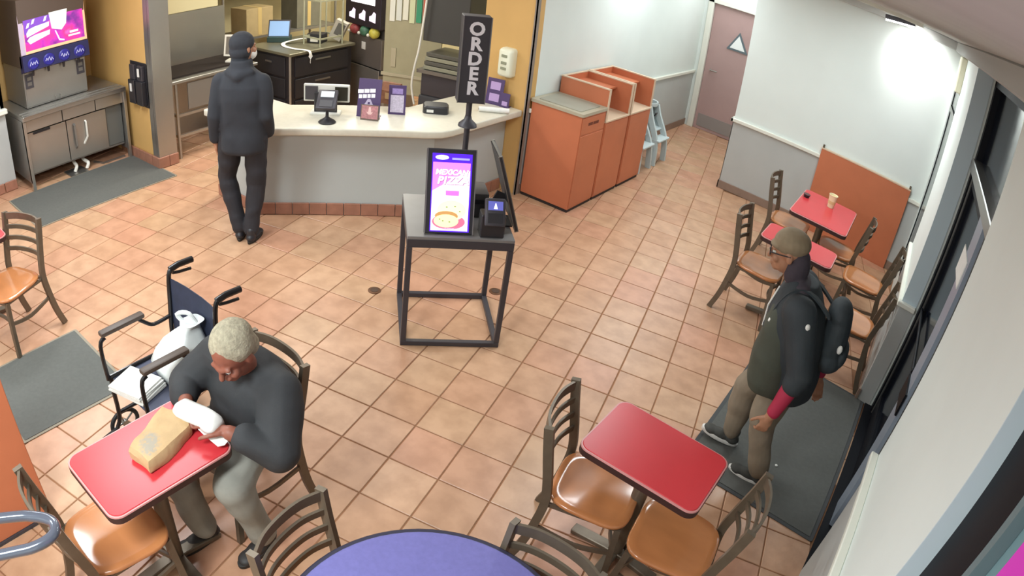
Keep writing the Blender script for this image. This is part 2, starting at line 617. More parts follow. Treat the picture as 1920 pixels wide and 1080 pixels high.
# far window beside the stub wall and near window by the camera
w1 = struct(MB().box((4.692, 3.10, 0.30), (4.75, 3.15, 2.55)).box((4.692, 4.56, 0.30), (4.75, 4.60, 2.55)).box((4.692, 3.10, 0.30), (4.75, 4.60, 0.35)).box((4.692, 3.10, 2.50), (4.75, 4.60, 2.55)).box((4.688, 3.10, 2.06), (4.75, 4.60, 2.11)).build('window_1', M_darkframe))
MB().box((4.684, 3.10, 2.06), (4.695, 4.60, 2.11)).build('transom_rail', M_alu, w1)
MB().box((4.698, 3.15, 0.35), (4.704, 4.56, 2.06)).build('pane', M_glass, w1)
MB().box((4.698, 3.15, 2.11), (4.704, 4.56, 2.50)).build('pane', M_glass, w1)
w2 = struct(MB().box((4.80, -2.085, 0.90), (4.87, -1.84, 2.50)).box((4.80, -3.6, 0.90), (4.87, -3.5, 2.50)).box((4.80, -3.6, 0.90), (4.87, -1.84, 0.97)).box((4.80, -3.6, 2.43), (4.87, -1.84, 2.50)).build('window_2', M_darkframe))
M_glass2 = glass_mat('pale_reflection_glass', '#7f9fa4', 0.12, 0.92)  # pale blue-grey reflection is put into the pane colour
MB().box((4.835, -3.5, 0.97), (4.841, -2.085, 2.43)).build('pane', M_glass2, w2)
MB().box((4.80, -2.12, 0.97), (4.834, -2.086, 2.43)).build('glazing_bead', mat('grey_bead', '#66787c', 0.5), w2)
sg = thing('window_sign', 'glowing magenta sign hanging inside the near window at lower right', 'sign', (4.81, -2.69, 1.34))
MB().cbox((-.012, 0, 0.40), (0.012, 0.88, 0.92)).build('panel', glow('magenta_sign', '#a01a8c', 0.55), sg)
MB().cbox((0.004, 0, 0.40), (0.016, 0.885, 0.93)).build('backing', M_black, sg)
struct(MB().box((5.0, -7, -0.12), (14, 10, -0.06)).build('ground', mat('asphalt', '#2a2b2e', 0.9, var=0.2, scale=3)))

# small beige blind box at the top of the pilaster
tag(MB().box((4.60, 3.02, 2.36), (4.665, 3.30, 2.685)).build('blind_box', mat('beige_box', '#cfc9b0', 0.5), bevel=0.01), 'beige box fixed high on the pilaster under the soffit', 'box')

# --- stub wall (back of dining area)
wb = struct(MB().box((2.253, 4.70, 0.0), (4.75, 4.86, CEIL)).build('wall_back', M_wall))
MB().box((2.247, 4.694, 0.0), (4.72, 4.701, 0.86)).box((2.247, 4.694, 0.0), (2.254, 4.86, 0.86)).build('wainscot_panel', M_wain, wb)
struct(MB().box((2.22, 4.665, 0.86), (4.70, 4.701, 0.905)).box((2.22, 4.665, 0.86), (2.254, 4.86, 0.905)).build('trim_4', M_trim, bevel=0.006))
M_base = mat('brown_base_tile', '#8b7465', 0.5, var=0.1, scale=10)
struct(MB().box((2.235, 4.682, 0.0), (4.70, 4.701, 0.10)).box((2.235, 4.682, 0.0), (2.254, 4.86, 0.10)).build('baseboard_back', M_base, bevel=0.004))
struct(MB().box((2.25, 4.58, 2.70), (4.62, 4.70, CEIL)).build('trim_5', M_ceil, bevel=0.01))
struct(MB().box((4.64, 1.60, 0.0), (4.661, 3.10, 0.10)).build('baseboard_right', M_base))

# --- hall: long wall behind the bins, restroom wall with door
wh = struct(MB().box((0.75, 2.34, 0.0), (0.90, 7.0, CEIL)).build('wall_hall', M_wall))
MB().box((0.898, 2.25, 0.0), (0.906, 6.95, 0.86)).build('wainscot_panel', M_wain, wh)
struct(MB().box((0.898, 2.25, 0.86), (0.93, 6.95, 0.905)).build('trim_6', M_trim, bevel=0.006))
struct(MB().box((0.90, 2.25, 0.0), (0.918, 6.95, 0.10)).build('baseboard_hall', M_base))
struct(MB().box((0.75, 6.95, 0.0), (1.02, 7.1, CEIL)).box((1.02, 6.95, 2.06), (1.98, 7.1, CEIL)).box((1.98, 6.95, 0.0), (2.6, 7.1, CEIL)).build('wall_restroom', M_wall))
struct(MB().box((2.40, 4.86, 0.0), (2.55, 7.0, CEIL)).build('wall_hall_right', M_wall))
rd = struct(MB().box((1.05, 6.985, 0.0), (1.95, 7.03, 2.03)).build('door_2', M_door, bevel=0.003))
MB().box((0.96, 6.925, 0.0), (1.05, 6.985, 2.10)).box((1.95, 6.925, 0.0), (2.03, 6.985, 2.10)).box((0.96, 6.925, 2.03), (2.03, 6.985, 2.10)).build('door_frame', M_trim, rd, bevel=0.005)
MB().box((1.10, 6.978, 0.05), (1.90, 6.986, 0.25)).build('kick_plate', mat('grey_kick', '#8f8783', 0.5), rd)
MB().cyl((1.16, 6.985, 0.98), (1.16, 6.93, 0.98), 0.012).cyl((1.16, 6.935, 0.98), (1.27, 6.935, 0.98), 0.010).build('handle', M_steel, rd)
tri = thing('restroom_sign', 'white triangle restroom sign on the mauve door', 'sign', (1.51, 6.98, 1.52))
MB().add([(-.17, -.012, -.13), (.17, -.012, -.13), (0, -.012, .17), (-.17, 0, -.13), (.17, 0, -.13), (0, 0, .17)], [(0, 1, 2), (3, 5, 4), (0, 3, 4, 1), (1, 4, 5, 2), (2, 5, 3, 0)]).build('backing', mat('sign_shadow_grey', '#5d6a70', 0.5), tri)  # dark shadow of the triangle, built as a larger grey plate behind it
MB().add([(-.12, -.018, -.10), (.12, -.018, -.10), (0, -.018, .115), (-.12, -.011, -.10), (.12, -.011, -.10), (0, -.011, .115)], [(0, 1, 2), (3, 5, 4), (0, 3, 4, 1), (1, 4, 5, 2), (2, 5, 3, 0)]).build('triangle', mat('sign_white', '#e8ecea', 0.5), tri)

# --- yellow wall end beside the counter with steel corner guard
struct(MB().box((0.34, 2.20, 0.0), (0.90, 2.34, CEIL)).build('wall_counter_end', M_yellow))
struct(MB().box((0.885, 2.190, 0.0), (0.910, 2.201, 2.6)).box((0.899, 2.190, 0.0), (0.910, 2.245, 2.6)).build('trim_7', mat('corner_guard', '#8c8177', 0.5)))

# --- left side: dining wall, soda alcove, wing wall with steel end
wl = struct(MB().box((-3.2, -5.6, 0.0), (-3.0, -1.38, CEIL)).box((-3.9, -1.42, 0.0), (-3.0, -1.38, CEIL)).build('wall_left', M_wall))
MB().box((-3.002, -5.6, 0.0), (-2.992, -1.38, 0.88)).build('wainscot_panel', M_wain, wl)
struct(MB().box((-3.01, -5.6, 0.88), (-2.93, -1.36, 0.94)).build('trim_8', M_trim, bevel=0.008))
bl = struct(MB().box((-3.0, -5.6, 0.0), (-2.985, -1.38, 0.10)).build('baseboard_left', M_grout))
for k in range(12):
    MB().box((-2.99, -1.53 - 0.155 * k + 0.002, 0.004), (-2.968, -1.38 - 0.155 * k - 0.002, 0.115)).build('base_tile', M_brick, bl, bevel=0.004)
struct(MB().box((-3.9, -1.38, 0.0), (-3.72, 0.2, CEIL)).build('wall_alcove', M_yellow))
ww = struct(MB().box((-3.72, 0.0, 0.0), (-2.11, 0.20, CEIL)).build('wall_wing', M_yellow))
MB().box((-2.115, -0.012, 0.12), (-2.065, 0.212, CEIL)).box((-2.20, -0.012, 0.12), (-2.11, -0.0005, CEIL)).build('steel_cladding', M_steel, ww)
bw = struct(MB().box((-3.0, -0.02, 0.0), (-2.07, 0.0, 0.10)).build('baseboard_wing', M_grout))
for k in range(5):
    MB().box((-2.205 - 0.155 * k + 0.002, -0.034, 0.004), (-2.06 - 0.155 * k - 0.002, -0.012, 0.125)).build('base_tile', M_brick, bw, bevel=0.004)
MB().box((-2.068, -0.034, 0.004), (-2.045, 0.10, 0.125)).build('base_tile', M_brick, bw, bevel=0.004)
MB().box((-2.068, 0.104, 0.004), (-2.045, 0.215, 0.125)).build('base_tile', M_brick, bw, bevel=0.004)

# --- kitchen shell and the side behind the camera
M_kit = mat('cream_kitchen_wall', '#cfc49c', 0.5, var=0.08, scale=3)
struct(MB().box((-4.5, 4.5, 0.0), (0.75, 4.65, CEIL)).build('wall_kitchen', M_kit))
struct(MB().box((-4.5, 0.20, 0.0), (-4.35, 4.5, CEIL)).build('wall_kitchen_left', M_kit))
struct(MB().box((-3.2, -5.6, 0.0), (5.0, -5.45, CEIL)).build('wall_front', M_wall))

# --- drain covers in the tiles
for k, (x, y, lb) in enumerate(((1.249, -0.13, 'small round brown drain cover left of the kiosk table'), (1.867, 0.542, 'small round brown drain cover right of the kiosk table'))):
    d = thing('floor_drain', lb, 'drain', (x, y, 0), 0, 'floor drains')
    MB().lathe([(0.048, 0.0), (0.048, 0.004), (0.040, 0.006), (0.001, 0.006)], 20).build('rim', mat('drain_brass', '#6b4a34', 0.5, 0.5), d)
    MB().lathe([(0.030, 0.006), (0.030, 0.008), (0.001, 0.008)], 16).build('cap', mat('drain_dark', '#4a3426', 0.6), d)

# wall washer lamp over the stub wall
wz = thing('wall_light', 'slim bright wall washer lamp under the ceiling at upper right', 'light', (3.93, 4.34, 2.70))
MB().cbox((0, 0, 0.05), (0.34, 0.07, 0.05), Matrix.Rotation(R(-8), 3, 'Y')).box((-0.02, -0.02, 0.07), (0.02, 0.02, 0.10)).build('housing', M_dark, wz, bevel=0.006)
MB().cbox((0, 0.0, 0.018), (0.32, 0.055, 0.02), Matrix.Rotation(R(-8), 3, 'Y')).build('lens', glow('lamp_lens', '#ffffff', 12.0), wz)
MB().cbox((0.17, 0.02, 0.0), (0.10, 0.05, 0.03)).build('end_lens', glow('lamp_lens', '#ffffff', 12.0), wz)
sp = bpy.data.lights.new('washer_spot', 'SPOT')
sp.energy = 22
sp.spot_size = R(100)
sp.spot_blend = 0.6
sp.shadow_soft_size = 0.08
spo = bpy.data.objects.new('washer_spot', sp)
spo.location = (4.12, 4.30, 2.66)
spo.rotation_euler = (Vector((4.2, 4.70, 2.42)) - Vector(spo.location)).to_track_quat('-Z', 'Y').to_euler()
COL.objects.link(spo)

# ================================================================== FURNITURE
def make_chair(label, loc, rotz, group):
    t = thing('dining_chair', label, 'chair', loc, rotz, group)
    # seat: rounded, slightly dished veneer pan
    def outline(k, z, bow=0.0):
        pts = []
        n = 36
        for i in range(n):
            a = 2 * PI * i / n
            c, s = math.cos(a), math.sin(a)
            e = 0.52
            x = math.copysign(abs(c) ** e, c)
            y = math.copysign(abs(s) ** e, s)
            w = 0.205 + 0.012 * y
            pts.append((x * w * k, y * 0.205 * k, z + bow * abs(x) ** 2))
        return pts
    MB().rings([outline(0.96, 0.432), outline(1.0, 0.440), outline(1.0, 0.452), outline(0.97, 0.458), outline(0.80, 0.453), outline(0.45, 0.447), outline(0.05, 0.446)]).build('seat', M_seat, t, sharp=60)
    MB().bar([(-.17, .17, .424), (.17, .17, .424), (.185, -.19, .424), (-.185, -.19, .424), (-.17, .17, .424)], 0.025, 0.018).build('seat_frame', M_frame, t)
    for s in (-1, 1):
        MB().bar([(s * .187, -.262, .855), (s * .188, -.238, .72), (s * .19, -.205, .56), (s * .192, -.19, .44), (s * .195, -.205, .30), (s * .20, -.235, .14), (s * .205, -.28, 0.0)], 0.024, 0.042, smooth=4, up=(0, 1, 0)).build('back_post', M_frame, t, sharp=50)
        MB().bar([(s * .172, .165, .43), (s * .18, .185, .2), (s * .185, .20, 0.0)], 0.026, 0.030, smooth=2, up=(0, 1, 0)).build('leg', M_frame, t, sharp=50)
        MB().bar([(s * .196, -.21, .27), (s * .19, 0, .235), (s * .18, .18, .27)], 0.014, 0.024, smooth=4).build('side_stretcher', M_frame, t, sharp=50)
    MB().bar([(-.18, .18, .29), (0, .13, .27), (.18, .18, .29)], 0.014, 0.024, smooth=6).build('front_stretcher', M_frame, t, sharp=50)
    for z, y, h in ((.825, -.257, .050), (.745, -.243, .032), (.665, -.228, .032), (.585, -.212, .032)):
        MB().bar([(-.185, y, z), (-.10, y - .034, z), (0, y - .044, z), (.10, y - .034, z), (.185, y, z)], 0.012, h, smooth=4).build('back_slat', M_frame, t, sharp=50)
    return t

GC = 'ladder-back dining chairs'
chair0 = make_chair('ladder-back chair with shiny brown seat at the left end of the empty red table', (3.60, -1.09, 0), R(-76), GC)
CH = [
    ((4.047, -1.10), 97.7, 'ladder-back chair at the right end of the empty red table, nearest the doormat'),
    ((3.273, -2.358), -80.7, 'ladder-back chair left of the round blue table'),
    ((3.775, -2.09), 182, 'ladder-back chair tucked behind the round blue table, in front of the empty red table'),
    ((2.30, -2.81), -2, 'ladder-back chair with orange-brown seat in front of the red table with the paper bag'),
    ((2.22, -2.045), 180, 'ladder-back chair that the seated person in black sits on'),
    ((-0.11, -2.39), -157.5, 'ladder-back chair alone at the left edge of the picture by the grey mats'),
    ((3.47, 2.00), -90, 'ladder-back chair on the aisle side of the far red table behind the walking person'),
    ((3.42, 3.32), -90, 'ladder-back chair on the aisle side of the farthest red table'),
    ((3.97, 3.22), 90, 'ladder-back chair on the window side of the farthest red table, against the orange panel'),
    ((4.33, 2.79), 90, 'ladder-back chair pulled out between the two far red tables on the window side'),
    ((4.355, 1.88), 90, 'ladder-back chair against the window pilaster just behind the backpack of the walking person'),
]
for (x, y), a, lb in CH:
    copy_thing(chair0, (x, y, 0), R(a), lb, GC)

def make_table(label, loc, w, d, group='red dining tables'):
    t = thing('dining_table', label, 'table', loc, 0, group)
    top = MB().rings([[(x, y, 0.735) for x, y in rrect(w - .012, d - .012, .05)], [(x, y, 0.742) for x, y in rrect(w - .020, d - .020, .05)]]).build('table_top', M_red, t)
    MB().rings([[(x, y, 0.695) for x, y in rrect(w - .02, d - .02, .05)], [(x, y, 0.700) for x, y in rrect(w, d, .055)], [(x, y, 0.732) for x, y in rrect(w, d, .055)]]).build('edge_band', M_rededge, t)
    MB().rings([[(x, y, 0.732) for x, y in rrect(w, d, .055)], [(x, y, 0.7385) for x, y in rrect(w - .003, d - .003, .055)], [(x, y, 0.7385) for x, y in rrect(w - .014, d - .014, .05)]]).build('edge_lip', M_redlip, t)
    MB().lathe([(0.038, 0.03), (0.038, 0.68), (0.09, 0.69), (0.09, 0.696)], 18).build('pedestal', M_frame, t)
    MB().bar([(-w * .42, 0, .018), (-.05, 0, .045), (.05, 0, .045), (w * .42, 0, .018)], 0.06, 0.03).bar([(0, -d * .42, .018), (0, -.05, .045), (0, .05, .045), (0, d * .42, .018)], 0.06, 0.03).build('foot', M_frame, t, bevel=0.004)
    return t

make_table('empty red table with rounded corners in front of the doormat', (3.785, -1.0, 0), 0.605, 0.435)
make_table('red table with a paper bag on it in front of the seated person', (2.29, -2.555, 0), 0.44, 0.605)
make_table('farthest red table with a paper cup, against the orange wall panel', (3.74, 3.23, 0), 0.59, 0.88)
make_table('bare red table half hidden behind the walking person', (3.72, 2.08, 0), 0.64, 0.40)
make_table('red table cut off by the left edge of the picture', (-0.56, -2.59, 0), 0.64, 0.64)

bt = thing('round_table', 'round periwinkle blue table cut off by the bottom edge', 'table', (3.66, -2.385, 0))
MB().lathe([(0.495, 0.738), (0.490, 0.742), (0.001, 0.742)], 64).build('table_top', M_blue, bt)
MB().lathe([(0.49, 0.695), (0.512, 0.700), (0.515, 0.732), (0.507, 0.738), (0.494, 0.738)], 64).build('edge_band', mat('dark_blue_edge', '#2b2a3d', 0.5), bt)
MB().lathe([(0.045, 0.03), (0.045, 0.68), (0.12, 0.69), (0.12, 0.696)], 18).build('pedestal', M_frame, bt)
MB().bar([(-.33, 0, .02), (-.05, 0, .05), (.05, 0, .05), (.33, 0, .02)], 0.07, 0.03).bar([(0, -.33, .02), (0, -.05, .05), (0, .05, .05), (0, .33, .02)], 0.07, 0.03).build('foot', M_frame, bt, bevel=0.004)

# --- mats
def make_mat(label, c, w, d, a, rim=0.028, edge=None):
    t = thing('floor_mat', label, 'mat', (c[0], c[1], 0.0), R(a), 'grey floor mats')
    MB().prism(rrect(w, d, .02), 0.0005, 0.006).build('border', edge or M_matrim, t)
    MB().prism(rrect(w - 2 * rim, d - 2 * rim, .01), 0.006, 0.0095).build('pile', M_mat, t)

make_mat('long grey floor mat in front of the drink machine', (-2.215, -0.795), 0.96, 1.60, 0, 0.018, mat('pale_mat_edge', '#8b8272', 0.8))
make_mat('grey floor mat between the lone left chair and the wheelchair', (0.55, -2.43), 0.86, 0.80, 0, 0.020, MATS['pale_mat_edge'])
make_mat('large dark grey doormat under the walking person', (4.24, 0.76), 0.98, 1.75, 0)

# --- orange laminate panel on the stub wall and low orange divider
op = thing('wall_panel', 'tall orange laminate panel standing against the back wall by the window', 'panel', (3.95, 4.66, 0))
MB().box((-.575, -.012, 0.0), (.575, .03, 0.985)).build('sheet', M_orange, op)
MB().box((-.58, -.016, 0.985), (.58, .032, 0.998)).build('edge_strip', M_orange_edge, op)
MB().cyl((-.56, .012, .998), (-.56, .012, 1.035), 0.012).build('peg', M_frame, op)
MB().cyl((.56, .012, .998), (.56, .012, 1.035), 0.012).build('peg', M_frame, op)
ld = thing('partition', 'orange laminate partition at the left edge beside the nearest grey mat', 'partition', (1.60, -2.92, 0))
MB().box((-.035, -2.4, 0.02), (0.0, 0.0, 1.10)).build('sheet', M_orange, ld, bevel=0.003)
MB().box((-.04, -2.4, 1.10), (0.005, 0.004, 1.115)).build('edge_strip', mat('dark_orange_edge', '#8a4526', 0.5), ld)
MB().box((-.045, -2.4, 0.0), (0.01, 0.005, 0.02)).build('floor_channel', M_dark, ld)

# --- bent tube loop at the lower left
tb = thing('tube_rail', 'glossy blue-grey tube bent into a loop at the lower left corner', 'rail', (0, 0, 0))
M_tube = mat('blue_grey_enamel', '#565a66', 0.18, 0.25, coat=0.6)
MB().tube([(2.05, -3.86, 0.0), (2.05, -3.86, 0.88), (2.10, -3.76, 0.95), (2.40, -3.242, 0.95), (2.475, -3.132, 0.95), (2.545, -3.082, 0.95), (2.60, -3.105, 0.95), (2.605, -3.185, 0.95), (2.56, -3.30, 0.95), (2.33, -3.84, 0.95), (2.30, -3.92, 0.88), (2.30, -3.92, 0.0)], 0.021, 14, smooth=6).build('tube', M_tube, tb)
for x, y in ((2.05, -3.86), (2.30, -3.92)):
    MB().lathe([(0.04, 0), (0.04, .008), (0.024, .014)], 16, (x, y, 0)).build('foot_flange', M_tube, tb)

# ================================================================== ORDER COUNTER
ct = thing('order_counter', 'angled order counter with cream top and grey front panels', 'counter', (0, 0, 0))
body = [(-1.0, .045), (-.375, .045), (.70, 1.12), (.70, 2.195), (.30, 2.195), (.30, 1.35), (-.50, .50), (-1.0, .50)]
MB().prism(body, 0.0, 0.815).build('body', M_cfront, ct)
topp = [(-1.05, -.05), (-.19, -.05), (.78, .92), (.85, 1.02), (.875, 1.14), (.875, 2.188), (.20, 2.188), (.20, 1.33), (-.55, .58), (-1.05, .58)]
MB().prism(topp, 0.820, 0.885).build('top', M_ctop, ct, bevel=0.012, seg=3)
def run_tiles(a, b, n, nrm):
    a, b = Vector(a + (0,)), Vector(b + (0,))
    d = (b - a) / n
    u = d.normalized()
    for k in range(n):
        p0, p1 = a + d * k + u * .0025, a + d * (k + 1) - u * .0025
        nv = Vector(nrm + (0,))
        q = [p0, p1, p1 + nv * .018, p0 + nv * .018]
        mb = MB().add([(p.x, p.y, .004) for p in q] + [(p.x, p.y, .118) for p in q], [(0, 3, 2, 1), (4, 5, 6, 7), (0, 1, 5, 4), (1, 2, 6, 5), (2, 3, 7, 6), (3, 0, 4, 7)])
        mb.build('base_tile', M_brick, ct, bevel=0.004)
c4 = math.sqrt(.5)
run_tiles((-1.0, .045), (-.375, .045), 4, (0, -1.0))
run_tiles((-.375, .045), (.70, 1.12), 10, (c4, -c4))
run_tiles((.70, 1.12), (.70, 2.195), 7, (1.0, 0))

ZC = 0.885
# customer payment terminal on a round stand
pt = thing('payment_terminal', 'black payment terminal on a round swivel stand on the order counter', 'terminal', (0.075, 0.455, ZC), R(38))
MB().lathe([(0.001, 0), (0.072, 0), (0.075, .008), (0.06, .022), (0.028, .04), (0.02, .05), (0.001, .05)], 24).build('stand_base', M_black, pt)
MB().cyl((0, 0, .04), (0, 0.01, .15), 0.014).build('stem', M_black, pt)
Mt = Matrix.Rotation(R(38), 3, 'X')
dv = MB().cbox((0, 0, .20), (.165, .20, .04), Mt).build('terminal_body', M_dark, pt, bevel=0.008, seg=2)
MB().cbox((0, .022, .247), (.11, .06, .004), Mt).build('screen', glow('terminal_screen', '#c8d2d6', 0.45), dv)
MB().cbox((0, -.052, .185), (.11, .07, .012), Mt).build('keypad', mat('grey_keys', '#4f4e52', 0.5), dv, bevel=0.003)
# cashier screen behind it
cs = thing('cashier_monitor', 'wide cashier monitor with black screen seen behind the payment terminal', 'monitor', (-0.13, 0.63, ZC), R(38))
MB().cbox((0, 0.02, .185), (.40, .03, .16)).build('housing', M_white, cs, bevel=0.005)
MB().cbox((-.13, 0.0, .185), (.11, .012, .125)).build('side_panel', mat('grey_screen', '#4b484c', 0.3), cs)
MB().cbox((.13, 0.0, .185), (.11, .012, .125)).build('side_panel', mat('dark_screen', '#2c2b22', 0.3), cs)
MB().cbox((0, -.03, .10), (.20, .02, .20)).build('front_screen', M_black, cs, bevel=0.004)
MB().box((-.13, -.07, 0.0), (.13, .05, .022)).build('foot', M_white, cs, bevel=0.004)
# purple counter cards
def card(name, label, loc, rot, w, h, tilt):
    t = thing(name, label, 'sign', loc, rot)
    Mx = Matrix.Rotation(-tilt, 3, 'X')
    MB().cbox(Mx @ Vector((0, 0, h / 2)), (w, .008, h), Mx).box((-w / 2, -.01, 0), (w / 2, .07, .006)).build('board', M_purple, t)
    o = Mx @ Vector((0, -.0045, 0))
    M4 = plane_m(o, (1, 0, 0), Mx @ Vector((0, 0, 1)))
    return t, M4
dc, M4 = card('counter_sign', 'tall purple counter sign with two rows of white capitals, above the red flyer', (0.19, 0.82, ZC), R(30), .20, .34, R(12))
for row, (yy, ws) in enumerate(((.232, (.050, .044, .048)), (.186, (.030, .034, .028, .034)))):
    xx = -sum(ws) / 2 - .006 * (len(ws) - 1) / 2
    for w_ in ws:
        flat_shape('lettering', [(xx, yy - .017), (xx + w_, yy - .017), (xx + w_ + .003, yy + .016), (xx + .003, yy + .018)], M_glyph, dc, M4 @ Matrix.Rotation(R(7), 4, 'Z'))
        xx += w_ + .006
flat_shape('emblem', [(-.045, .10), (.045, .10), (.03, .125), (.012, .16), (-.012, .16), (-.03, .125)], mat('pale_lilac', '#b9abc4', 0.5), dc, M4)
flat_shape('emblem_hole', [(-.010, .115), (.010, .115), (.008, .135), (-.008, .135)], M_purple, dc, M4 @ Matrix.Translation((0, 0, .0008)))
fl, M4 = card('flyer_stand', 'small red and pink flyer at the foot of the tall purple sign', (0.262, 0.765, ZC), R(30), .155, .135, R(10))
flat_shape('print', [(-.07, .012), (.07, .012), (.07, .128), (-.07, .128)], M_pink, fl, M4)
flat_shape('print_figure', [(-.012, .05), (.012, .05), (.03, .075), (.014, .07), (.008, .115), (-.008, .115), (-.014, .07), (-.03, .075)], mat('pale_pink', '#e3bcb8', 0.5), fl, M4 @ Matrix.Translation((0, 0, .0008)))
fl.children[0].data.materials[0] = mat('clear_acrylic', '#6b5d52', 0.2)
qc, M4 = card('framed_notice', 'purple framed notice with a pale lilac sheet on the order counter', (0.292, 1.072, ZC), R(40), .150, .265, R(8))
flat_shape('sheet', [(-.058, .018), (.058, .018), (.058, .175), (-.058, .175)], mat('lilac_sheet', '#c8bdd0', 0.6, var=0.18, scale=70), qc, M4)
flat_shape('header', [(-.046, .185), (.046, .185), (.046, .235), (-.046, .235)], mat('lilac_header', '#9b86bd', 0.6, var=0.15, scale=60), qc, M4)
# black charging box, paper roll, right-hand cards, bag
cb = thing('charger_box', 'low black box with chamfered corners on the order counter', 'box', (0.445, 1.42, ZC), R(40))
MB().rings([[(x, y, 0.0) for x, y in rrect(.23, .18, .04, 2)], [(x, y, .060) for x, y in rrect(.23, .18, .04, 2)], [(x, y, .072) for x, y in rrect(.21, .16, .04, 2)]]).build('case', M_black, cb)
MB().cbox((-.05, -.091, .028), (.06, .003, .026)).build('sticker', M_paper, cb)
pr = thing('paper_roll', 'long white paper roll lying at the right end of the order counter', 'roll', (0.76, 1.86, ZC), R(42))
MB().tube([(-.13, 0, .026), (.15, 0, .026)], .026, 18).build('roll', M_paper, pr)
MB().tube([(-.132, 0, .026), (-.128, 0, .026)], .010, 12).build('core', M_black, pr)
for k, (x, y, w, h, lb) in enumerate(((.60, 2.09, .17, .26, 'purple card stand leaning on the yellow wall at the counter end'), (.72, 2.10, .09, .14, 'short violet card at the counter end beside the paper roll'))):
    t, M4 = card('card_stand', lb, (x, y, ZC), R(12), w, h, R(8))
    for q in range(2 if k == 0 else 1):
        flat_shape('print', [(-w * .3, h * (.12 + .45 * q)), (w * .3, h * (.12 + .45 * q)), (w * .3, h * (.42 + .45 * q)), (-w * .3, h * (.42 + .45 * q))], mat('lilac_block', '#b195c4', 0.5), t, M4)
pb = thing('paper_sack', 'crumpled brown paper sack behind the framed notice', 'bag', (0.02, 1.30, ZC), R(15))
MB().rings([[(x * 1.0, y, 0.0) for x, y in rrect(.20, .12, .02, 2)], [(x * .97, y * .9, .07) for x, y in rrect(.20, .12, .02, 2)], [(x * 1.02, y * 1.0, .13) for x, y in rrect(.20, .12, .02, 2)], [(x * .9, y * .3, .20) for x, y in rrect(.20, .12, .02, 2)]]).build('sack', mat('brown_sack', '#7d5138', 0.8, var=0.2, scale=20), pb)
MB().box((-.04, -.062, .05), (.04, -.056, .11)).build('fold', mat('sack_fold', '#a5835a', 0.8), pb)

# ================================================================== KIOSK
kt = thing('kiosk_table', 'black steel frame kiosk table standing on the tiles', 'table', (1.85, -.035, 0), R(45))
MB().box((-.33, -.315, .79), (.33, .315, .812)).build('top', mat('grey_kiosk_top', '#7b7876', 0.4, var=0.05, scale=10), kt, bevel=0.003)
for a, b, c, d in ((-.33, .33, -.315, -.28), (-.33, .33, .28, .315), (-.33, -.295, -.28, .28), (.295, .33, -.28, .28)):
    MB().box((a, c, .735), (b, d, .79)).build('apron', M_dark, kt, bevel=0.003)
    MB().box((a, c, 0.0), (b, d, .035)).build('floor_rail', M_dark, kt, bevel=0.003)
for sx in (-1, 1):
    for sy in (-1, 1):
        x, y = sx * .3125, sy * .2975
        MB().box((x - .0175, y - .0175, .035), (x + .0175, y + .0175, .735)).build('leg', M_dark, kt, bevel=0.003)

KB = Matrix.Translation((1.85, -.035, 0)) @ Matrix.Rotation(R(45), 4, 'Z')
def kpos(x, y, z=.812):
    return tuple(KB @ Vector((x, y, z)))

def kiosk_display(label, loc, rz):
    """touch screen leaning back 18 degrees; local front is -Y"""
    t = thing('kiosk_display', label, 'screen', loc, rz)
    T = Matrix.Rotation(R(-18), 3, 'X')
    MB().cbox(T @ Vector((0, .012, .268)), (.30, .024, .52), T).build('housing', M_black, t, bevel=0.005)
    MB().cbox(T @ Vector((.146, .012, .268)), (.006, .027, .523), T).cbox(T @ Vector((-.146, .012, .268)), (.006, .027, .523), T).build('side_trim', M_alu, t)
    MB().bar([(0, .100, .20), (0, .15, .08), (0, .155, .008)], .08, .015, up=(1, 0, 0)).box((-.08, .03, 0), (.08, .19, .01)).build('stand', M_black, t)
    return t, plane_m(T @ Vector((0, -.001, 0)), (1, 0, 0), T @ Vector((0, 0, 1)))

d1, M4 = kiosk_display('lit ordering screen reading MEXICAN PIZZA on the kiosk table', kpos(-.08, -.285), R(45))
def R4(x0, x1, y0, y1):
    return [(x0, y0), (x1, y0), (x1, y1), (x0, y1)]
def lift(M, k):
    return M @ Matrix.Translation((0, 0, .0009 * k))
flat_shape('screen', R4(-.118, .122, .022, .50), glow('kiosk_violet', '#4a1fd0', 0.9), d1, M4)
flat_shape('picture', R4(-.112, .112, .03, .445), glow('kiosk_pink', '#f07ad8', 1.0), d1, lift(M4, 1))
flat_shape('picture_glow', [(-.112, .03), (.112, .03), (.112, .40), (.03, .36), (-.112, .27)], glow('kiosk_pale', '#f6d9ea', 1.0), d1, lift(M4, 2))
flat_shape('logo', [(.04 * math.cos(2 * PI * i / 20) - .06, .475 + .014 * math.sin(2 * PI * i / 20)) for i in range(20)], glow('kiosk_white', '#ffffff', 1.1), d1, lift(M4, 2))
flat_shape('menu_bar', R4(.0, .105, .463, .475), glow('kiosk_lilac', '#8f8cff', 1.0), d1, lift(M4, 2))
text_part('lettering', 'MEXICAN', .044, glow('kiosk_white', '#ffffff', 1.1), d1, lift(M4, 4) @ Matrix.Translation((0, .385, 0)), shear=.2, bold=.0015)
text_part('lettering', 'PIZZA', .062, glow('kiosk_white', '#ffffff', 1.1), d1, lift(M4, 4) @ Matrix.Translation((.01, .335, 0)), shear=.2, spacing=1.15, bold=.002)
text_part('lettering_shadow', 'PIZZA', .062, glow('kiosk_plum', '#a06a9a', 0.7), d1, lift(M4, 3) @ Matrix.Translation((.014, .331, 0)), shear=.2, spacing=1.15, bold=.002)
text_part('lettering_shadow', 'MEXICAN', .044, glow('kiosk_plum', '#a06a9a', 0.7), d1, lift(M4, 3) @ Matrix.Translation((.003, .382, 0)), shear=.2, bold=.0015)
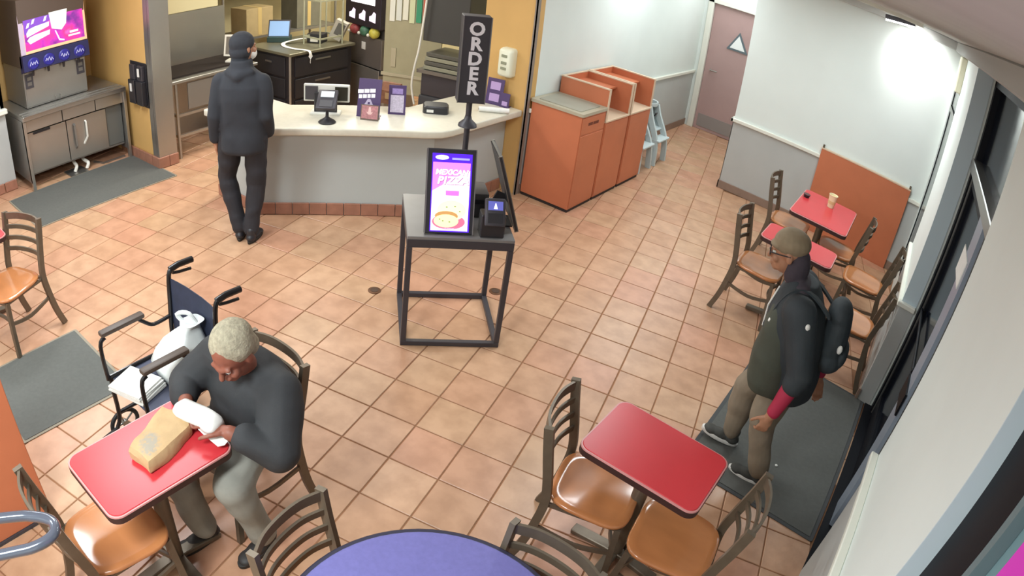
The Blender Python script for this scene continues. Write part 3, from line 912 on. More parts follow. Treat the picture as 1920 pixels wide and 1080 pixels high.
flat_shape('button', R4(-.03, .05, .245, .275), glow('kiosk_button', '#c06ade', 0.9), d1, lift(M4, 4))
def disc(cx, cy, rx, ry, n=24, a0=0, a1=360):
    return [(cx + rx * math.cos(R(a0 + (a1 - a0) * i / n)), cy + ry * math.sin(R(a0 + (a1 - a0) * i / n))) for i in range(n if a1 - a0 == 360 else n + 1)]
flat_shape('food_base', disc(-.005, .085, .10, .048), glow('kiosk_rose', '#c76a86', 0.8), d1, lift(M4, 4))
flat_shape('food_disc', disc(.01, .155, .088, .062), glow('kiosk_crust', '#ecdcae', 1.0), d1, lift(M4, 5))
flat_shape('food_filling', disc(-.02, .12, .07, .03), glow('kiosk_fill', '#b98a52', 0.8), d1, lift(M4, 6))
flat_shape('food_disc', disc(-.02, .09, .075, .04), glow('kiosk_crust2', '#f2dda0', 1.0), d1, lift(M4, 7))
for x, y in ((.03, .18), (-.02, .175), (.06, .15), (-.04, .09), (.0, .085), (-.06, .10)):
    flat_shape('food_fleck', disc(x, y, .006, .004, 8), glow('kiosk_green', '#7f9a55', 0.7), d1, lift(M4, 8))
flat_shape('footer', R4(-.112, .112, .03, .046), glow('kiosk_foot', '#e9d6f5', 1.0), d1, lift(M4, 4))
d2, M4 = kiosk_display('second ordering screen seen edge-on from the side on the kiosk table', kpos(.372, -.05), R(135))
flat_shape('screen', R4(-.118, .118, .022, .50), glow('kiosk_violet', '#4a1fd0', 0.9), d2, M4)

rdr = thing('card_reader', 'black card reader with a small lit screen standing on the kiosk table', 'card reader', kpos(.185, -.25), R(45))
MB().box((-.075, -.045, 0), (.075, .06, .15)).build('stand', M_black, rdr, bevel=0.006)
T = Matrix.Rotation(R(-28), 3, 'X')
rb = MB().cbox((0, -.045, .175), (.125, .035, .17), T).build('terminal_body', M_dark, rdr, bevel=0.010, seg=2)
M4 = plane_m(Vector((0, -.045, .175)) + T @ Vector((0, -.0185, 0)), (1, 0, 0), T @ Vector((0, 0, 1)))
flat_shape('screen', R4(-.045, .045, .012, .066), glow('reader_screen', '#5a5da8', 0.6), rb, M4)
flat_shape('screen_symbol', [(-.012, .02), (.012, .02), (.002, .055), (-.002, .055)], glow('reader_white', '#e6e8ff', 0.9), rb, lift(M4, 1))
flat_shape('keypad', R4(-.045, .045, -.066, -.006), M_black, rb, M4)
prn = thing('receipt_printer', 'grey box printer behind the card reader on the kiosk table', 'printer', kpos(.12, .08), R(45))
MB().box((-.075, -.10, 0), (.075, .11, .17)).build('case', mat('grey_printer', '#4b494a', 0.45), prn, bevel=0.008, seg=2)
MB().box((-.06, -.104, .10), (.06, -.098, .13)).build('paper_slot', M_black, prn)

os_ = thing('order_sign', 'black upright sign lettered ORDER on a pole above the kiosk table', 'sign', kpos(.055, .265), R(45))
MB().cyl((0, 0, 0), (0, 0, .74), 0.019, n=16).build('pole', M_dark, os_)
MB().lathe([(0.05, 0), (0.05, .010), (0.022, .016)], 20).build('pole_base', M_dark, os_)
MB().lathe([(0.020, .525), (0.062, .528), (0.058, .545), (0.026, .575), (0.020, .60)], 20).build('collar', M_dark, os_)
MB().box((-.088, -.055, .70), (.088, .055, 1.275)).build('sign_box', mat('sign_charcoal', '#3b383d', 0.5), os_, bevel=0.004)
MB().box((-.0895, -.058, .70), (-.083, -.05, 1.275)).box((.083, -.058, .70), (.0895, -.05, 1.275)).build('edge_trim', M_alu, os_)
for k, ch in enumerate('ORDER'):
    text_part('letter', ch, .118, M_glyph, os_, plane_m((0, -.0565, 1.19 - .098 * k), (1, 0, 0), (0, 0, 1)), bold=.0045)

# ================================================================== BINS AND HIGH CHAIRS
M_bindark = mat('bin_plinth', '#2b211e', 0.7)
M_bintop = mat('greige_bin_top', '#b0a892', 0.4, var=0.05, scale=10)
b1 = thing('waste_bin', 'orange waste bin cabinet with flat grey top, nearest of the three', 'waste bin', (1.20, 2.505, 0), 0, 'orange waste bin cabinets')
MB().box((-.275, -.245, .03), (.275, .245, .985)).build('cabinet', M_orange, b1, bevel=0.003)
MB().box((-.27, -.24, 0), (.27, .24, .03)).build('plinth', M_bindark, b1)
MB().prism(rrect(.58, .515, .02, 3), .985, 1.015).build('top', M_bintop, b1)
MB().prism(rrect(.46, .40, .02, 3), 1.015, 1.022).build('tray_mat', mat('grey_tray_mat', '#9c998a', 0.5), b1)
fp = MB().box((.275, -.235, .80), (.281, .235, .965)).build('flap', M_orange, b1, bevel=0.002)
MB().box((.275, -.235, .05), (.281, .235, .785)).build('door', M_orange, b1, bevel=0.002)
for x0, w_ in ((-.11, .09), (-.01, .11)):
    flat_shape('lettering', R4(x0, x0 + w_, .88, .91), mat('brown_print', '#6d3523', 0.6), fp, plane_m((.2812, 0, 0), (0, 1, 0), (0, 0, 1)))
for k, (yc, lb) in enumerate(((3.05, 'orange waste bin cabinet with open hood, in the middle of the three'), (3.64, 'orange waste bin cabinet with open hood, farthest and next to the high chairs'))):
    b = thing('waste_bin', lb, 'waste bin', (1.20, yc, 0), 0, 'orange waste bin cabinets')
    MB().box((-.275, -.275, .03), (.275, .275, .845)).build('cabinet', M_orange, b, bevel=0.003)
    MB().box((-.27, -.27, 0), (.27, .27, .03)).build('plinth', M_bindark, b)
    MB().box((-.28, -.278, .845), (.287, .278, .868)).build('ledge', M_orange_edge, b, bevel=0.004)
    MB().box((.275, -.265, .05), (.281, .265, .83)).build('door', M_orange, b, bevel=0.002)
    for y0 in (-.278, .256):
        sp_ = MB().box((-.275, y0, .868), (.272, y0 + .022, 1.185)).build('hood_side', M_orange, b)
        MB().box((-.278, y0 - .006, 1.185), (.275, y0 + .028, 1.197)).box((.272, y0 - .006, .868), (.280, y0 + .028, 1.197)).build('edge_band', M_orange_edge, sp_)
    hb = MB().box((-.275, -.256, .868), (-.253, .256, 1.185)).build('hood_back', M_orange, b)
    MB().box((-.277, -.256, 1.185), (-.251, .256, 1.194)).build('edge_band', M_orange_edge, hb)
    MB().box((-.253, -.256, 1.10), (.10, .256, 1.118)).build('hood_shelf', M_orange, b)

M_hc = mat('pale_grey_plastic', '#bec9c9', 0.45)
hc0 = None
for y, lb in ((4.18, 'pale grey plastic high chair next to the waste bins'), (4.66, 'pale grey plastic high chair standing farther down the hall')):
    if hc0 is None:
        t = thing('high_chair', lb, 'high chair', (1.22, y, 0), R(-90), 'plastic high chairs')
        hc0 = t
        for sx in (-1, 1):
            MB().bar([(sx * .17, .20, 0), (sx * .15, .17, .30), (sx * .125, .05, .56), (sx * .12, .0, .70)], .04, .065, smooth=4, up=(0, 1, 0)).build('leg', M_hc, t, sharp=50)
            MB().bar([(sx * .18, -.22, 0), (sx * .15, -.17, .35), (sx * .125, -.14, .74)], .04, .065, smooth=4, up=(0, 1, 0)).build('leg', M_hc, t, sharp=50)
            MB().add([(sx * .13, -.15, .42), (sx * .13, .12, .42), (sx * .12, .03, .66), (sx * .12, -.13, .72), (sx * .142, -.15, .42), (sx * .142, .12, .42), (sx * .132, .03, .66), (sx * .132, -.13, .72)], [(0, 1, 2, 3), (7, 6, 5, 4), (0, 4, 5, 1), (1, 5, 6, 2), (2, 6, 7, 3), (3, 7, 4, 0)]).build('side_shell', M_hc, t)
        MB().box((-.14, -.15, .40), (.14, .12, .425)).build('seat', M_hc, t, bevel=0.006)
        MB().box((-.17, .10, .30), (.17, .235, .33)).build('foot_rest', M_hc, t, bevel=0.008)
        MB().rings([[(.13 * math.cos(2 * PI * i / 24) * k, -.06 + .11 * math.sin(2 * PI * i / 24) * k, z) for i in range(24)] for k, z in ((1.0, .70), (1.06, .735), (1.0, .75), (.85, .745), (.82, .70))]).build('rim', M_hc, t, sharp=50)
        MB().cbox((0, .055, .60), (.05, .012, .05), Matrix.Rotation(R(-20), 3, 'X')).build('buckle', M_black, t)
        MB().box((-.125, -.165, .42), (.125, -.145, .73)).build('back_shell', M_hc, t)
    else:
        copy_thing(hc0, (1.22, y, 0), R(-90), lb, 'plastic high chairs')

# ================================================================== SOAP DISPENSER AND CUP DISPENSER
sd = thing('soap_dispenser', 'white hand sanitizer dispenser on the yellow wall end', 'dispenser', (0.665, 2.20, 1.175))
MB().rings([[(x, -.10 * k, z) for x, z in rrect(.15 * q, .29 * q, .03, 4, 0, .145)] for k, q in ((0, 1.0), (.5, 1.0), (.85, .94), (1.0, .80))]).build('case', mat('ivory_plastic', '#e3e3cc', 0.4), sd, sharp=60)
for z in (.09, .145, .215):
    MB().box((-.03, -.106, z - .013), (.03, -.098, z + .013)).build('window_slot', mat('olive_slot', '#8d8f78', 0.5), sd)
cdp = thing('cup_lid_dispenser', 'black lid and straw dispenser on the yellow wall by the steel column', 'dispenser', (-2.38, 0.0, 0.66))
MB().box((-.20, -.012, 0), (.20, 0.0, .50)).build('back_plate', M_black, cdp, bevel=0.004)
for x in (-.10, .08):
    MB().box((x - .07, -.07, .03), (x + .07, -.012, .30)).build('pocket', M_black, cdp, bevel=0.006)
    MB().box((x - .055, -.05, .30), (x + .055, -.012, .47)).build('tube_holder', M_dark, cdp, bevel=0.006)
for x, z in ((-.10, .17), (.10, .36)):
    MB().box((x - .018, -.077, z), (x + .018, -.068, z + .09)).build('label_card', M_paper, cdp)

# ================================================================== DRINK STATION
sc_ = thing('drink_cabinet', 'stainless drink station cabinet with two doors under the drink machine', 'cabinet', (-3.05, -0.67, 0))
cab = MB()
MB().box((-.60, -.62, .80), (.40, .62, .855)).build('work_top', M_steel, sc_, bevel=0.006)
for y in (-.30, -.22, -.14):
    MB().box((.20 + (y + .30) * 1.2, -.60, .855), (.235 + (y + .30) * 1.2, .60, .862)).build('drip_rail', M_steel2, sc_)
MB().box((-.60, -.62, .10), (.385, -.60, .80)).build('side_panel', M_steel2, sc_)
MB().box((-.60, .60, .10), (.385, .62, .80)).build('side_panel', M_steel2, sc_)
MB().box((.345, -.62, 0.0), (.39, -.585, .80)).build('front_post', M_steel, sc_, bevel=0.003)
MB().box((.345, .585, 0.0), (.39, .62, .80)).build('front_post', M_steel, sc_, bevel=0.003)
for y in (-.605, .605):
    MB().cyl((-.55, y, 0), (-.55, y, .12), .02).build('rear_foot', M_steel2, sc_)
for y0, y1 in ((-.585, -.155), (-.145, .245), (.255, .585)):
    MB().box((.33, y0, .665), (.352, y1, .80)).build('drawer_front', M_steel, sc_, bevel=0.003)
d1_ = MB().box((.29, -.585, .18), (.312, -.11, .645)).build('door', M_steel, sc_, bevel=0.003)
MB().box((.312, -.50, .615), (.322, -.30, .64)).build('handle_slot', M_black, d1_)
d2_ = MB().box((.29, -.10, .18), (.312, .38, .645)).build('door', M_steel, sc_, bevel=0.003)
MB().bar([(.312, -.02, .58), (.34, -.02, .57), (.34, -.02, .33), (.312, -.02, .30)], .02, .02, up=(0, 1, 0)).build('handle', M_steel2, d2_)
MB().bar([(.312, .12, .58), (.335, .12, .57), (.335, .12, .40), (.312, .08, .32)], .016, .016, up=(0, 1, 0)).build('latch', M_white, d2_)
MB().box((.27, .39, .18), (.29, .585, .645)).build('inner_panel', mat('grey_panel', '#6f706c', 0.5, 0.3), sc_)
MB().box((-.59, -.59, .16), (.29, .585, .185)).build('bottom_shelf', M_steel2, sc_)

sm = thing('drink_machine', 'drink dispenser with a glowing pink advertisement panel above four nozzles', 'drink dispenser', (-3.22, -0.765, 0.862))
MB().box((-.44, -.37, 0.0), (.30, .37, .46)).build('lower_case', M_steel2, sm, bevel=0.004)
MB().box((-.44, -.385, .46), (.36, .385, 1.22)).build('upper_case', mat('bronze_case', '#5f5046', 0.5, 0.3), sm, bevel=0.006)
MB().box((.30, -.36, .02), (.308, .36, .40)).build('splash_plate', M_steel, sm)
M_navy = mat('navy_valves', '#23224e', 0.4)
vp = MB().add([(.30, -.385, .40), (.30, .385, .40), (.42, .385, .43), (.42, -.385, .43), (.30, -.385, .60), (.30, .385, .60), (.40, .385, .60), (.40, -.385, .60)], [(0, 3, 2, 1), (4, 5, 6, 7), (0, 1, 5, 4), (1, 2, 6, 5), (2, 3, 7, 6), (3, 0, 4, 7)]).build('valve_panel', M_navy, sm)
M_valve = mat('blue_badge', '#2c2a86', 0.35)
M_script = mat('pale_script', '#cfd0ee', 0.5)
for k, y in enumerate((-.27, -.09, .09, .27)):
    v_ = MB().lathe([(0.001, -.012), (.062, -.012), (.068, 0.0), (.055, .012), (.001, .014)], 20)
    v_.v = [(.415 + z, y + xx, .50 + yy) for xx, yy, z in v_.v]
    vo = v_.build('valve_badge', M_valve, sm)
    for q in range(3):
        st = MB().bar([(.431, y - .045 + .03 * q, .485 + .008 * ((k + q) % 3)), (.431, y - .03 + .03 * q, .53 - .01 * ((k + q) % 2)), (.431, y - .018 + .03 * q, .49)], .006, .008, up=(1, 0, 0))
        st.build('badge_stroke', M_script, vo)
    MB().cyl((.36, y, .42), (.36, y, .36), .018, .012).build('nozzle', M_black, sm)
for y in (-.31, .30):
    pl_ = MB().box((.308, y - .045, .22), (.316, y + .045, .38)).build('button_plate', M_dark, sm)
    MB().box((.316, y - .025, .25), (.320, y + .025, .29)).box((.316, y - .025, .31), (.320, y + .025, .35)).build('button', M_alu, pl_)
for y in (-.03, .03):
    MB().bar([(.308, y, .06), (.33, y, .055), (.33, y, .02)], .012, .008, up=(0, 1, 0)).build('hook', M_steel, sm)
Tm = plane_m((.378, 0, .62), (0, 1, 0), (-.06, 0, 1))
MB().box((.36, -.385, .605), (.372, .385, .66)).build('sign_sill', M_steel, sm)
def on_sign(name, poly, m, k):
    return flat_shape(name, poly, m, sm, Tm @ Matrix.Translation((0, 0, .0012 * k)), .0012)
on_sign('sign_frame', R4(-.385, .385, -.01, .47), glow('sign_frame_glow', '#d8a27a', 0.7), 0)
on_sign('sign_side', R4(-.385, -.33, -.01, .47), mat('sign_side_grey', '#b9a9bd', 0.4), 1)
on_sign('sign_picture', R4(-.325, .36, .02, .455), glow_mix('sign_magenta', ['#53246f', '#a02a8f', '#c9306f', '#d85aa8'], 0.85, 5), 1)
on_sign('sign_shade', [(-.325, .20), (-.02, .30), (-.02, .455), (-.325, .455)], glow('sign_violet', '#6a3f9a', 0.75), 2)
on_sign('cup_picture', [(-.01, .20), (.10, .16), (.16, .22), (.19, .42), (.15, .44), (.02, .44), (-.03, .40)], glow('sign_white', '#fff2fb', 1.2), 3)
for k in range(2):
    on_sign('script_stroke', [(-.30 + .03 * k, .17 - .08 * k + .0), (-.04, .235 - .09 * k), (-.03, .285 - .09 * k), (-.20, .27 - .09 * k), (-.27, .255 - .09 * k), (-.30, .215 - .08 * k)], glow('sign_white', '#fff2fb', 1.2), 4)
for x, z in ((-.30, .27), (-.24, .30), (-.10, .30)):
    on_sign('script_stroke', [(x, z), (x + .03, z + .005), (x + .05, z + .055), (x + .02, z + .05)], glow('sign_white', '#fff2fb', 1.2), 4)
on_sign('straw_stroke', [(.02, .17), (.035, .17), (.07, .07), (.12, .05), (.12, .035), (.06, .05)], glow('sign_pinkline', '#f6a8d8', 1.0), 4)
on_sign('small_print', R4(.19, .29, .10, .125), glow('sign_peach', '#f7b6b0', 1.0), 4)
on_sign('small_print', R4(.17, .31, .065, .085), glow('sign_peach', '#f7b6b0', 1.0), 4)

# white drain pipes on the floor under the cabinet
pp = thing('drain_pipes', 'white curved drain pipes on the floor under the drink cabinet', 'pipes', (0, 0, 0))
for k, (y0, x1, y1) in enumerate(((-.72, -2.80, -.70), (-.60, -2.78, -.56))):
    MB().tube([(-3.55, y0 + .10, .13), (-3.05, y0 + .05, .12), (-2.86, y0 + .02, .10), (x1, y1, .07), (x1 + .01, y1 - .03, .015)], .02, 10, smooth=5).build('pipe', M_white, pp)
MB().box((-2.92, -.82, 0.0), (-2.70, -.60, .012)).build('floor_sink_rim', M_alu, pp)
MB().bar([(-2.9, -.44, .01), (-2.76, -.38, .01), (-2.76, -.10, .01)], .02, .02).build('floor_strip', M_alu, pp)

# ================================================================== KITCHEN BEHIND THE COUNTER
pt_ = thing('prep_table', 'stainless prep table with open lower rails behind the steel column', 'table', (-2.45, 0.80, 0))
MB().box((-.33, -.57, .87), (.33, .57, .905)).build('top', M_steel, pt_, bevel=0.004)
MB().box((-.30, -.55, .905), (.22, .55, .925)).build('top_mat', mat('dark_board', '#2c2522', 0.8, spec=0.2), pt_)
MB().box((.30, -.36, .55), (.315, .52, .85)).build('front_panel', M_steel2, pt_)
for sx in (-1, 1):
    for sy in (-1, 1):
        MB().cyl((sx * .30, sy * .50, 0), (sx * .30, sy * .50, .87), .018).build('leg', M_steel, pt_)
for z in (.50, .26):
    MB().bar([(.30, -.50, z), (.30, .50, z)], .025, .03).bar([(-.30, -.50, z), (.30, -.50, z)], .025, .03).build('rail', M_steel, pt_)
sb = tag(MB().box((-2.92, 0.21, 0.0), (-2.89, 1.45, 1.52)).build('steel_backsplash', M_steel), 'stainless sheet standing behind the prep table', 'steel sheet')
ns = thing('kitchen_notice', 'cream notice with a red round mark above the steel sheet', 'notice', (-2.88, 0.83, 1.53))
MB().box((-.012, -.50, 0.0), (0, .52, .40)).build('sheet', mat('cream_sheet', '#d9cfa6', 0.6), ns)
flat_shape('red_mark', disc(-.34, .10, .10, .07), mat('red_mark', '#c0584c', 0.6), ns, plane_m((.001, 0, 0), (0, 1, 0), (0, 0, 1)))
flat_shape('red_bar', [(-.42, .06), (-.40, .04), (-.26, .14), (-.28, .16)], mat('cream_sheet', '#d9cfa6', 0.6), ns, plane_m((.002, 0, 0), (0, 1, 0), (0, 0, 1)))
tm_ = thing('tilted_monitor', 'white framed monitor seen from the side on the prep table', 'monitor', (-2.32, 1.16, .925), R(35))
Tn = Matrix.Rotation(R(-14), 3, 'X')
MB().cbox(Tn @ Vector((0, 0, .19)), (.22, .03, .26), Tn).build('housing', M_white, tm_, bevel=0.005)
MB().cbox(Tn @ Vector((0, -.016, .19)), (.17, .004, .21), Tn).build('screen', mat('grey_screen2', '#6f6a62', 0.3), tm_)
MB().box((-.07, -.05, 0), (.07, .09, .02)).cyl((0, .02, .02), (0, .0, .12), .02).build('foot', M_white, tm_)

kc = thing('kitchen_counter', 'dark kitchen counter with black drawers behind the person in black', 'counter', (-2.37, 2.22, 0))
MB().box((-.42, -.52, .93), (.42, .52, .965)).build('top', mat('olive_steel', '#7f7b66', 0.4, 0.5), kc, bevel=0.004)
MB().box((-.39, -.48, 0), (.38, .49, .93)).build('carcass', mat('espresso', '#2a2527', 0.5), kc)
for k in range(3):
    dd = MB().box((-.30, -.50, .12 + .27 * k), (.30, -.48, .36 + .27 * k)).build('drawer', M_black, kc, bevel=0.003)
    MB().box((-.06, -.512, .27 + .27 * k), (.06, -.499, .29 + .27 * k)).build('handle', M_alu, dd)
    de = MB().box((.38, -.42, .12 + .27 * k), (.40, .42, .36 + .27 * k)).build('drawer', M_black, kc, bevel=0.003)
    MB().box((.40, -.12, .29 + .27 * k), (.412, .12, .31 + .27 * k)).build('handle', M_alu, de)
MB().cyl((.40, -.50, 0), (.40, -.50, .93), .016).build('corner_post', M_steel, kc)
kt2 = thing('tablet_screen', 'blue lit tablet screen propped on the kitchen counter', 'tablet', (-2.66, 2.10, .965), R(40))
MB().cbox(Tn @ Vector((0, 0, .17)), (.28, .025, .24), Matrix.Rotation(R(-22), 3, 'X')).build('housing', M_dark, kt2, bevel=0.005)
MB().cbox(Tn @ Vector((0, -.016, .172)), (.25, .006, .20), Matrix.Rotation(R(-22), 3, 'X')).build('screen', glow('tablet_blue', '#84a4cc', 0.4), kt2)
MB().box((-.14, -.06, 0), (.14, .14, .07)).build('base', mat('teal_box', '#2e4644', 0.5), kt2, bevel=0.005)
rt = tag(MB().bar([(-2.36, 2.36, 1.01), (-2.40, 2.24, 1.02), (-2.48, 2.05, .985), (-2.36, 1.95, .972), (-2.14, 1.93, .972), (-1.99, 1.96, .975), (-1.925, 1.985, .95), (-1.92, 1.985, .82)], .05, .004, smooth=5).build('receipt_tape', M_paper), 'long white receipt tape curling over the edge of the kitchen counter', 'receipt')
kp = thing('receipt_printer', 'dark receipt printer on the kitchen counter among clutter', 'printer', (-2.30, 2.42, .965), R(25))
MB().box((-.10, -.09, 0), (.10, .09, .12)).build('case', M_black, kp, bevel=0.006)
MB().box((-.05, -.10, .02), (.05, -.088, .06)).build('roll_cover', M_white, kp)
fb = thing('tilted_box', 'pale grey box tilted on the kitchen counter under the wire rack', 'box', (-2.12, 2.62, .965), R(30))
MB().cbox((0, 0, .16), (.16, .10, .26), Matrix.Rotation(R(24), 3, 'Y')).build('carton', mat('grey_carton', '#b0aa9c', 0.6), fb, bevel=0.004)
MB().cbox((.02, -.052, .17), (.10, .004, .16), Matrix.Rotation(R(24), 3, 'Y')).build('carton_label', mat('dark_label', '#5d5a54', 0.6), fb)
wrk = thing('wire_rack', 'pale wire rack with thin posts at the end of the kitchen counter', 'rack', (-2.02, 2.40, .965))
for x, y in ((0, -.18), (0, .18), (-.3, .18), (-.3, -.18)):
    MB().cyl((x, y, 0), (x, y, .62), .010, n=8).build('post', mat('pale_wire', '#bcbda2', 0.4, 0.4), wrk)
for z in (.10, .58):
    MB().bar([(0, -.18, z), (0, .18, z), (-.3, .18, z), (-.3, -.18, z), (0, -.18, z)], .014, .02).build('shelf_frame', mat('pale_wire', '#bcbda2', 0.4, 0.4), wrk)
for k, (x, y, z, c_, lb) in enumerate(((-3.5, 2.3, 1.0, '#a8936a', 'brown carton on the kitchen shelf at far left'), (-3.55, 3.2, 1.15, '#6e6b5c', 'grey metal box on the far kitchen shelf'))):
    bx_ = thing('carton', lb, 'box', (x, y, 0.93))
    MB().box((-.18, -.22, 0), (.18, .22, z - .60)).build('box_body', mat('carton_%d' % k, c_, 0.7, var=0.1), bx_, bevel=0.004)
    MB().box((-.182, -.03, .02), (.182, .03, z - .597)).build('tape', mat('tape_tan', '#c2a870', 0.4), bx_)
ks = thing('kitchen_shelf', 'steel shelving along the far kitchen wall', 'shelf', (-3.62, 2.7, 0))
for z in (.45, .90, 1.75):
    MB().box((-.30, -1.0, z), (.30, 1.0, z + .03)).build('shelf_board', M_steel2, ks)
for x in (-.28, .28):
    for y in (-.97, .97):
        MB().cyl((x, y, 0), (x, y, 1.95), .018, n=8).build('post', M_steel, ks)

# second beverage unit with black menu screen
fm = thing('beverage_unit', 'grey beverage unit with a black menu screen behind the order counter', 'drink dispenser', (-1.96, 3.20, 0), R(-10))
MB().box((-.36, -.28, 0), (.36, .30, .62)).build('base_cabinet', M_steel2, fm, bevel=0.004)
MB().box((-.36, -.25, .62), (.36, .30, 1.02)).build('front_case', mat('taupe_case', '#6d6661', 0.45, 0.3), fm, bevel=0.006)
MB().box((-.38, -.27, .56), (.38, -.10, .62)).build('drip_tray', M_black, fm)
MB().box((-.38, -.30, 1.16), (.38, .30, 1.95)).build('screen_case', mat('plum_black', '#241c2b', 0.4), fm, bevel=0.006)
M4 = plane_m((0, -.301, 1.16), (1, 0, 0), (0, 0, 1))
flat_shape('menu_panel', R4(-.26, .26, .30, .72), glow('menu_white', '#f3eef6', 1.0), fm, M4)
for x in (-.22, 0, .22):
    flat_shape('menu_picture', [(x - .07, .09), (x + .06, .075), (x + .065, .20), (x + .02, .22), (x - .02, .17), (x - .07, .15)], glow('menu_lilac', '#dccbe0', 0.9), fm, M4)
for x, c_ in ((-.22, '#b85a5c'), (0, '#4f7a62'), (.2, '#c9bf52')):
    vv = MB().ball((x, -.25, 1.09), (.075, .07, .075), 12, 8).build('flavour_head', mat('flavour_' + c_[1:], c_, 0.4, var=0.3, scale=20), fm)
    MB().ball((x - .05, -.31, 1.06), .022, 8, 6).build('tap', M_white, vv)
MB().box((-.36, -.15, 1.02), (.36, .30, 1.16)).build('valve_back', mat('taupe_case', '#6d6661', 0.45, 0.3), fm)
MB().box((-.06, -.256, .84), (.02, -.249, .94)).build('instruction_label', M_paper, fm)
# beige partition board with hanging colour strips
pbd = thing('partition_board', 'beige partition board with a row of white, green and orange strips at the top', 'partition', (-1.18, 2.92, 0), R(20))
MB().box((-.36, 0, .40), (.36, .035, 2.05)).build('board', mat('beige_board', '#a8a284', 0.5, var=0.05), pbd, bevel=0.004)
MB().box((-.38, -.02, .62), (.38, .0, .66)).build('ledge', mat('ledge_beige', '#b5ad92', 0.5), pbd)
MB().box((-.36, 0, 0), (-.33, .035, .40)).box((.33, 0, 0), (.36, .035, .40)).build('board_leg', M_steel2, pbd)
for k, c_ in enumerate(('#e8e8dc', '#dfe2da', '#eceada', '#d6dcb4', '#3f9a74', '#c7604c', '#d48a4a')):
    MB().box((-.30 + .083 * k, -.014, 1.32 + .015 * (k % 3)), (-.235 + .083 * k, -.002, 2.0)).build('paper_strip', mat('strip_%d' % k, c_, 0.6), pbd)
MB().box((-.26, -.012, .74), (-.20, -.001, .98)).build('hook_card', mat('ledge_beige', '#b5ad92', 0.5), pbd)
# dark equipment rack behind the sign
eq = thing('equipment_rack', 'dark equipment rack with cables behind the order sign', 'rack', (-0.42, 2.72, 0), R(10))
MB().box((-.28, -.22, 0), (.28, .25, .62)).build('lower_cabinet', mat('charcoal_bag', '#3a3a3e', 0.55, var=0.1), eq, bevel=0.03, seg=2)
MB().box((-.30, -.24, .88), (.30, .25, .92)).build('shelf', M_alu, eq)
MB().box((-.26, -.20, .62), (.26, .25, .88)).build('middle_unit', M_dark, eq, bevel=0.006)
for k in range(4):
    MB().box((-.24 + .01 * k, -.21, .925 + .052 * k), (.22 - .012 * k, .2, .968 + .052 * k)).build('stacked_tray', mat('tray_%d' % (k % 2), ('#8e8c78', '#56544c')[k % 2], 0.5), eq, bevel=0.004)
MB().box((-.27, -.2, 1.25), (.27, .25, 1.8)).build('upper_unit', mat('graphite', '#3f3e3c', 0.5), eq, bevel=0.006)
MB().tube([(-.20, -.26, 1.9), (-.23, -.27, 1.5), (-.27, -.27, 1.15), (-.31, -.27, .95), (-.34, -.26, .72), (-.30, -.25, .5)], .012, 8, smooth=5).build('cable', M_white, eq)
MB().cyl((.10, -.25, .55), (.30, -.25, .82), .012, n=8).build('strut', M_alu, eq)

# ================================================================== WHEELCHAIR AND LOOSE THINGS
wc = thing('wheelchair', 'folding transport wheelchair with dark blue back and black armrests beside the red table', 'wheelchair', (1.60, -2.08, 0), R(181))
# local: faces +Y, width along X; after turning it faces the red table side
M_wt = mat('wheelchair_tube', '#191719', 0.35, 0.3, coat=0.3)
M_wf = mat('navy_fabric', '#2c3247', 0.7, var=0.15, scale=20)
M_pad = mat('brown_arm_pad', '#4b3d34', 0.5)
for s in (-1, 1):
    fr = MB()
    x = s * .215
    fr.tube([(x, -.20, .10), (x, -.20, .50), (x, -.22, .75), (x, -.235, .90), (x, -.26, .935)], .013, 10, smooth=3)
    fr.tube([(x, -.20, .46), (x, .18, .47), (x, .22, .44), (x, .225, .20), (x, .26, .12)], .013, 10, smooth=3)
    fr.tube([(x, -.20, .22), (x, .22, .22)], .012, 8)
    fr.tube([(x, -.21, .66), (x, -.10, .655), (x, -.04, .70), (x, .0, .745)], .011, 8, smooth=4)
    fr.tube([(x, .20, .72), (x, .235, .68), (x, .235, .46)], .012, 8, smooth=4)
    fr.build('side_frame', M_wt, wc)
    MB().tube([(x, -.245, .93), (x, -.30, .94), (x, -.39, .935)], .018, 12).build('push_handle', M_wt, wc)
    MB().tube([(x, -.26, .905), (x, -.30, .895), (x, -.375, .885)], .009, 8).build('brake_lever', M_wt, wc)
    MB().cbox((x, .09, .748), (.05, .27, .028)).build('armrest_pad', M_pad, wc, bevel=0.010, seg=2)
    for y, r_ in ((-.19, .15), (.19, .10)):
        wl_ = MB()
        wl_.tube([(x + s * .035, y + r_ * .86 * math.cos(2 * PI * i / 24), r_ + r_ * .86 * math.sin(2 * PI * i / 24)) for i in range(25)], r_ * .13, 8)
        w_o = wl_.build('wheel', mat('tyre_black', '#151516', 0.7), wc)
        hub = MB().cyl((x + s * .02, y, r_), (x + s * .05, y, r_), .02)
        for i in range(5):
            a = 2 * PI * i / 5
            hub.cyl((x + s * .035, y, r_), (x + s * .035, y + r_ * .8 * math.cos(a), r_ + r_ * .8 * math.sin(a)), .006, n=6)
        hub.build('spokes', M_alu, w_o)
    MB().tube([(x, .26, .12), (x * .95, .36, .11), (x * .8, .42, .10)], .012, 8).build('footrest_tube', M_wt, wc)
    MB().cbox((s * .12, .40, .095), (.15, .13, .014), Matrix.Rotation(R(12), 3, 'X')).build('foot_plate', M_wt, wc, bevel=0.006)
MB().rings([[(q, -.213 - .016 * (1 - (q / .21) ** 2) - .02 * k, z) for q in (-.21, -.15, -.07, .07, .15, .21)] + [(q, -.217 - .016 * (1 - (q / .21) ** 2) - .02 * k, z) for q in (.21, .15, .07, -.07, -.15, -.21)] for k, z in ((0, .50), (.5, .70), (1.0, .885))]).build('back_sling', M_wf, wc, sharp=70)
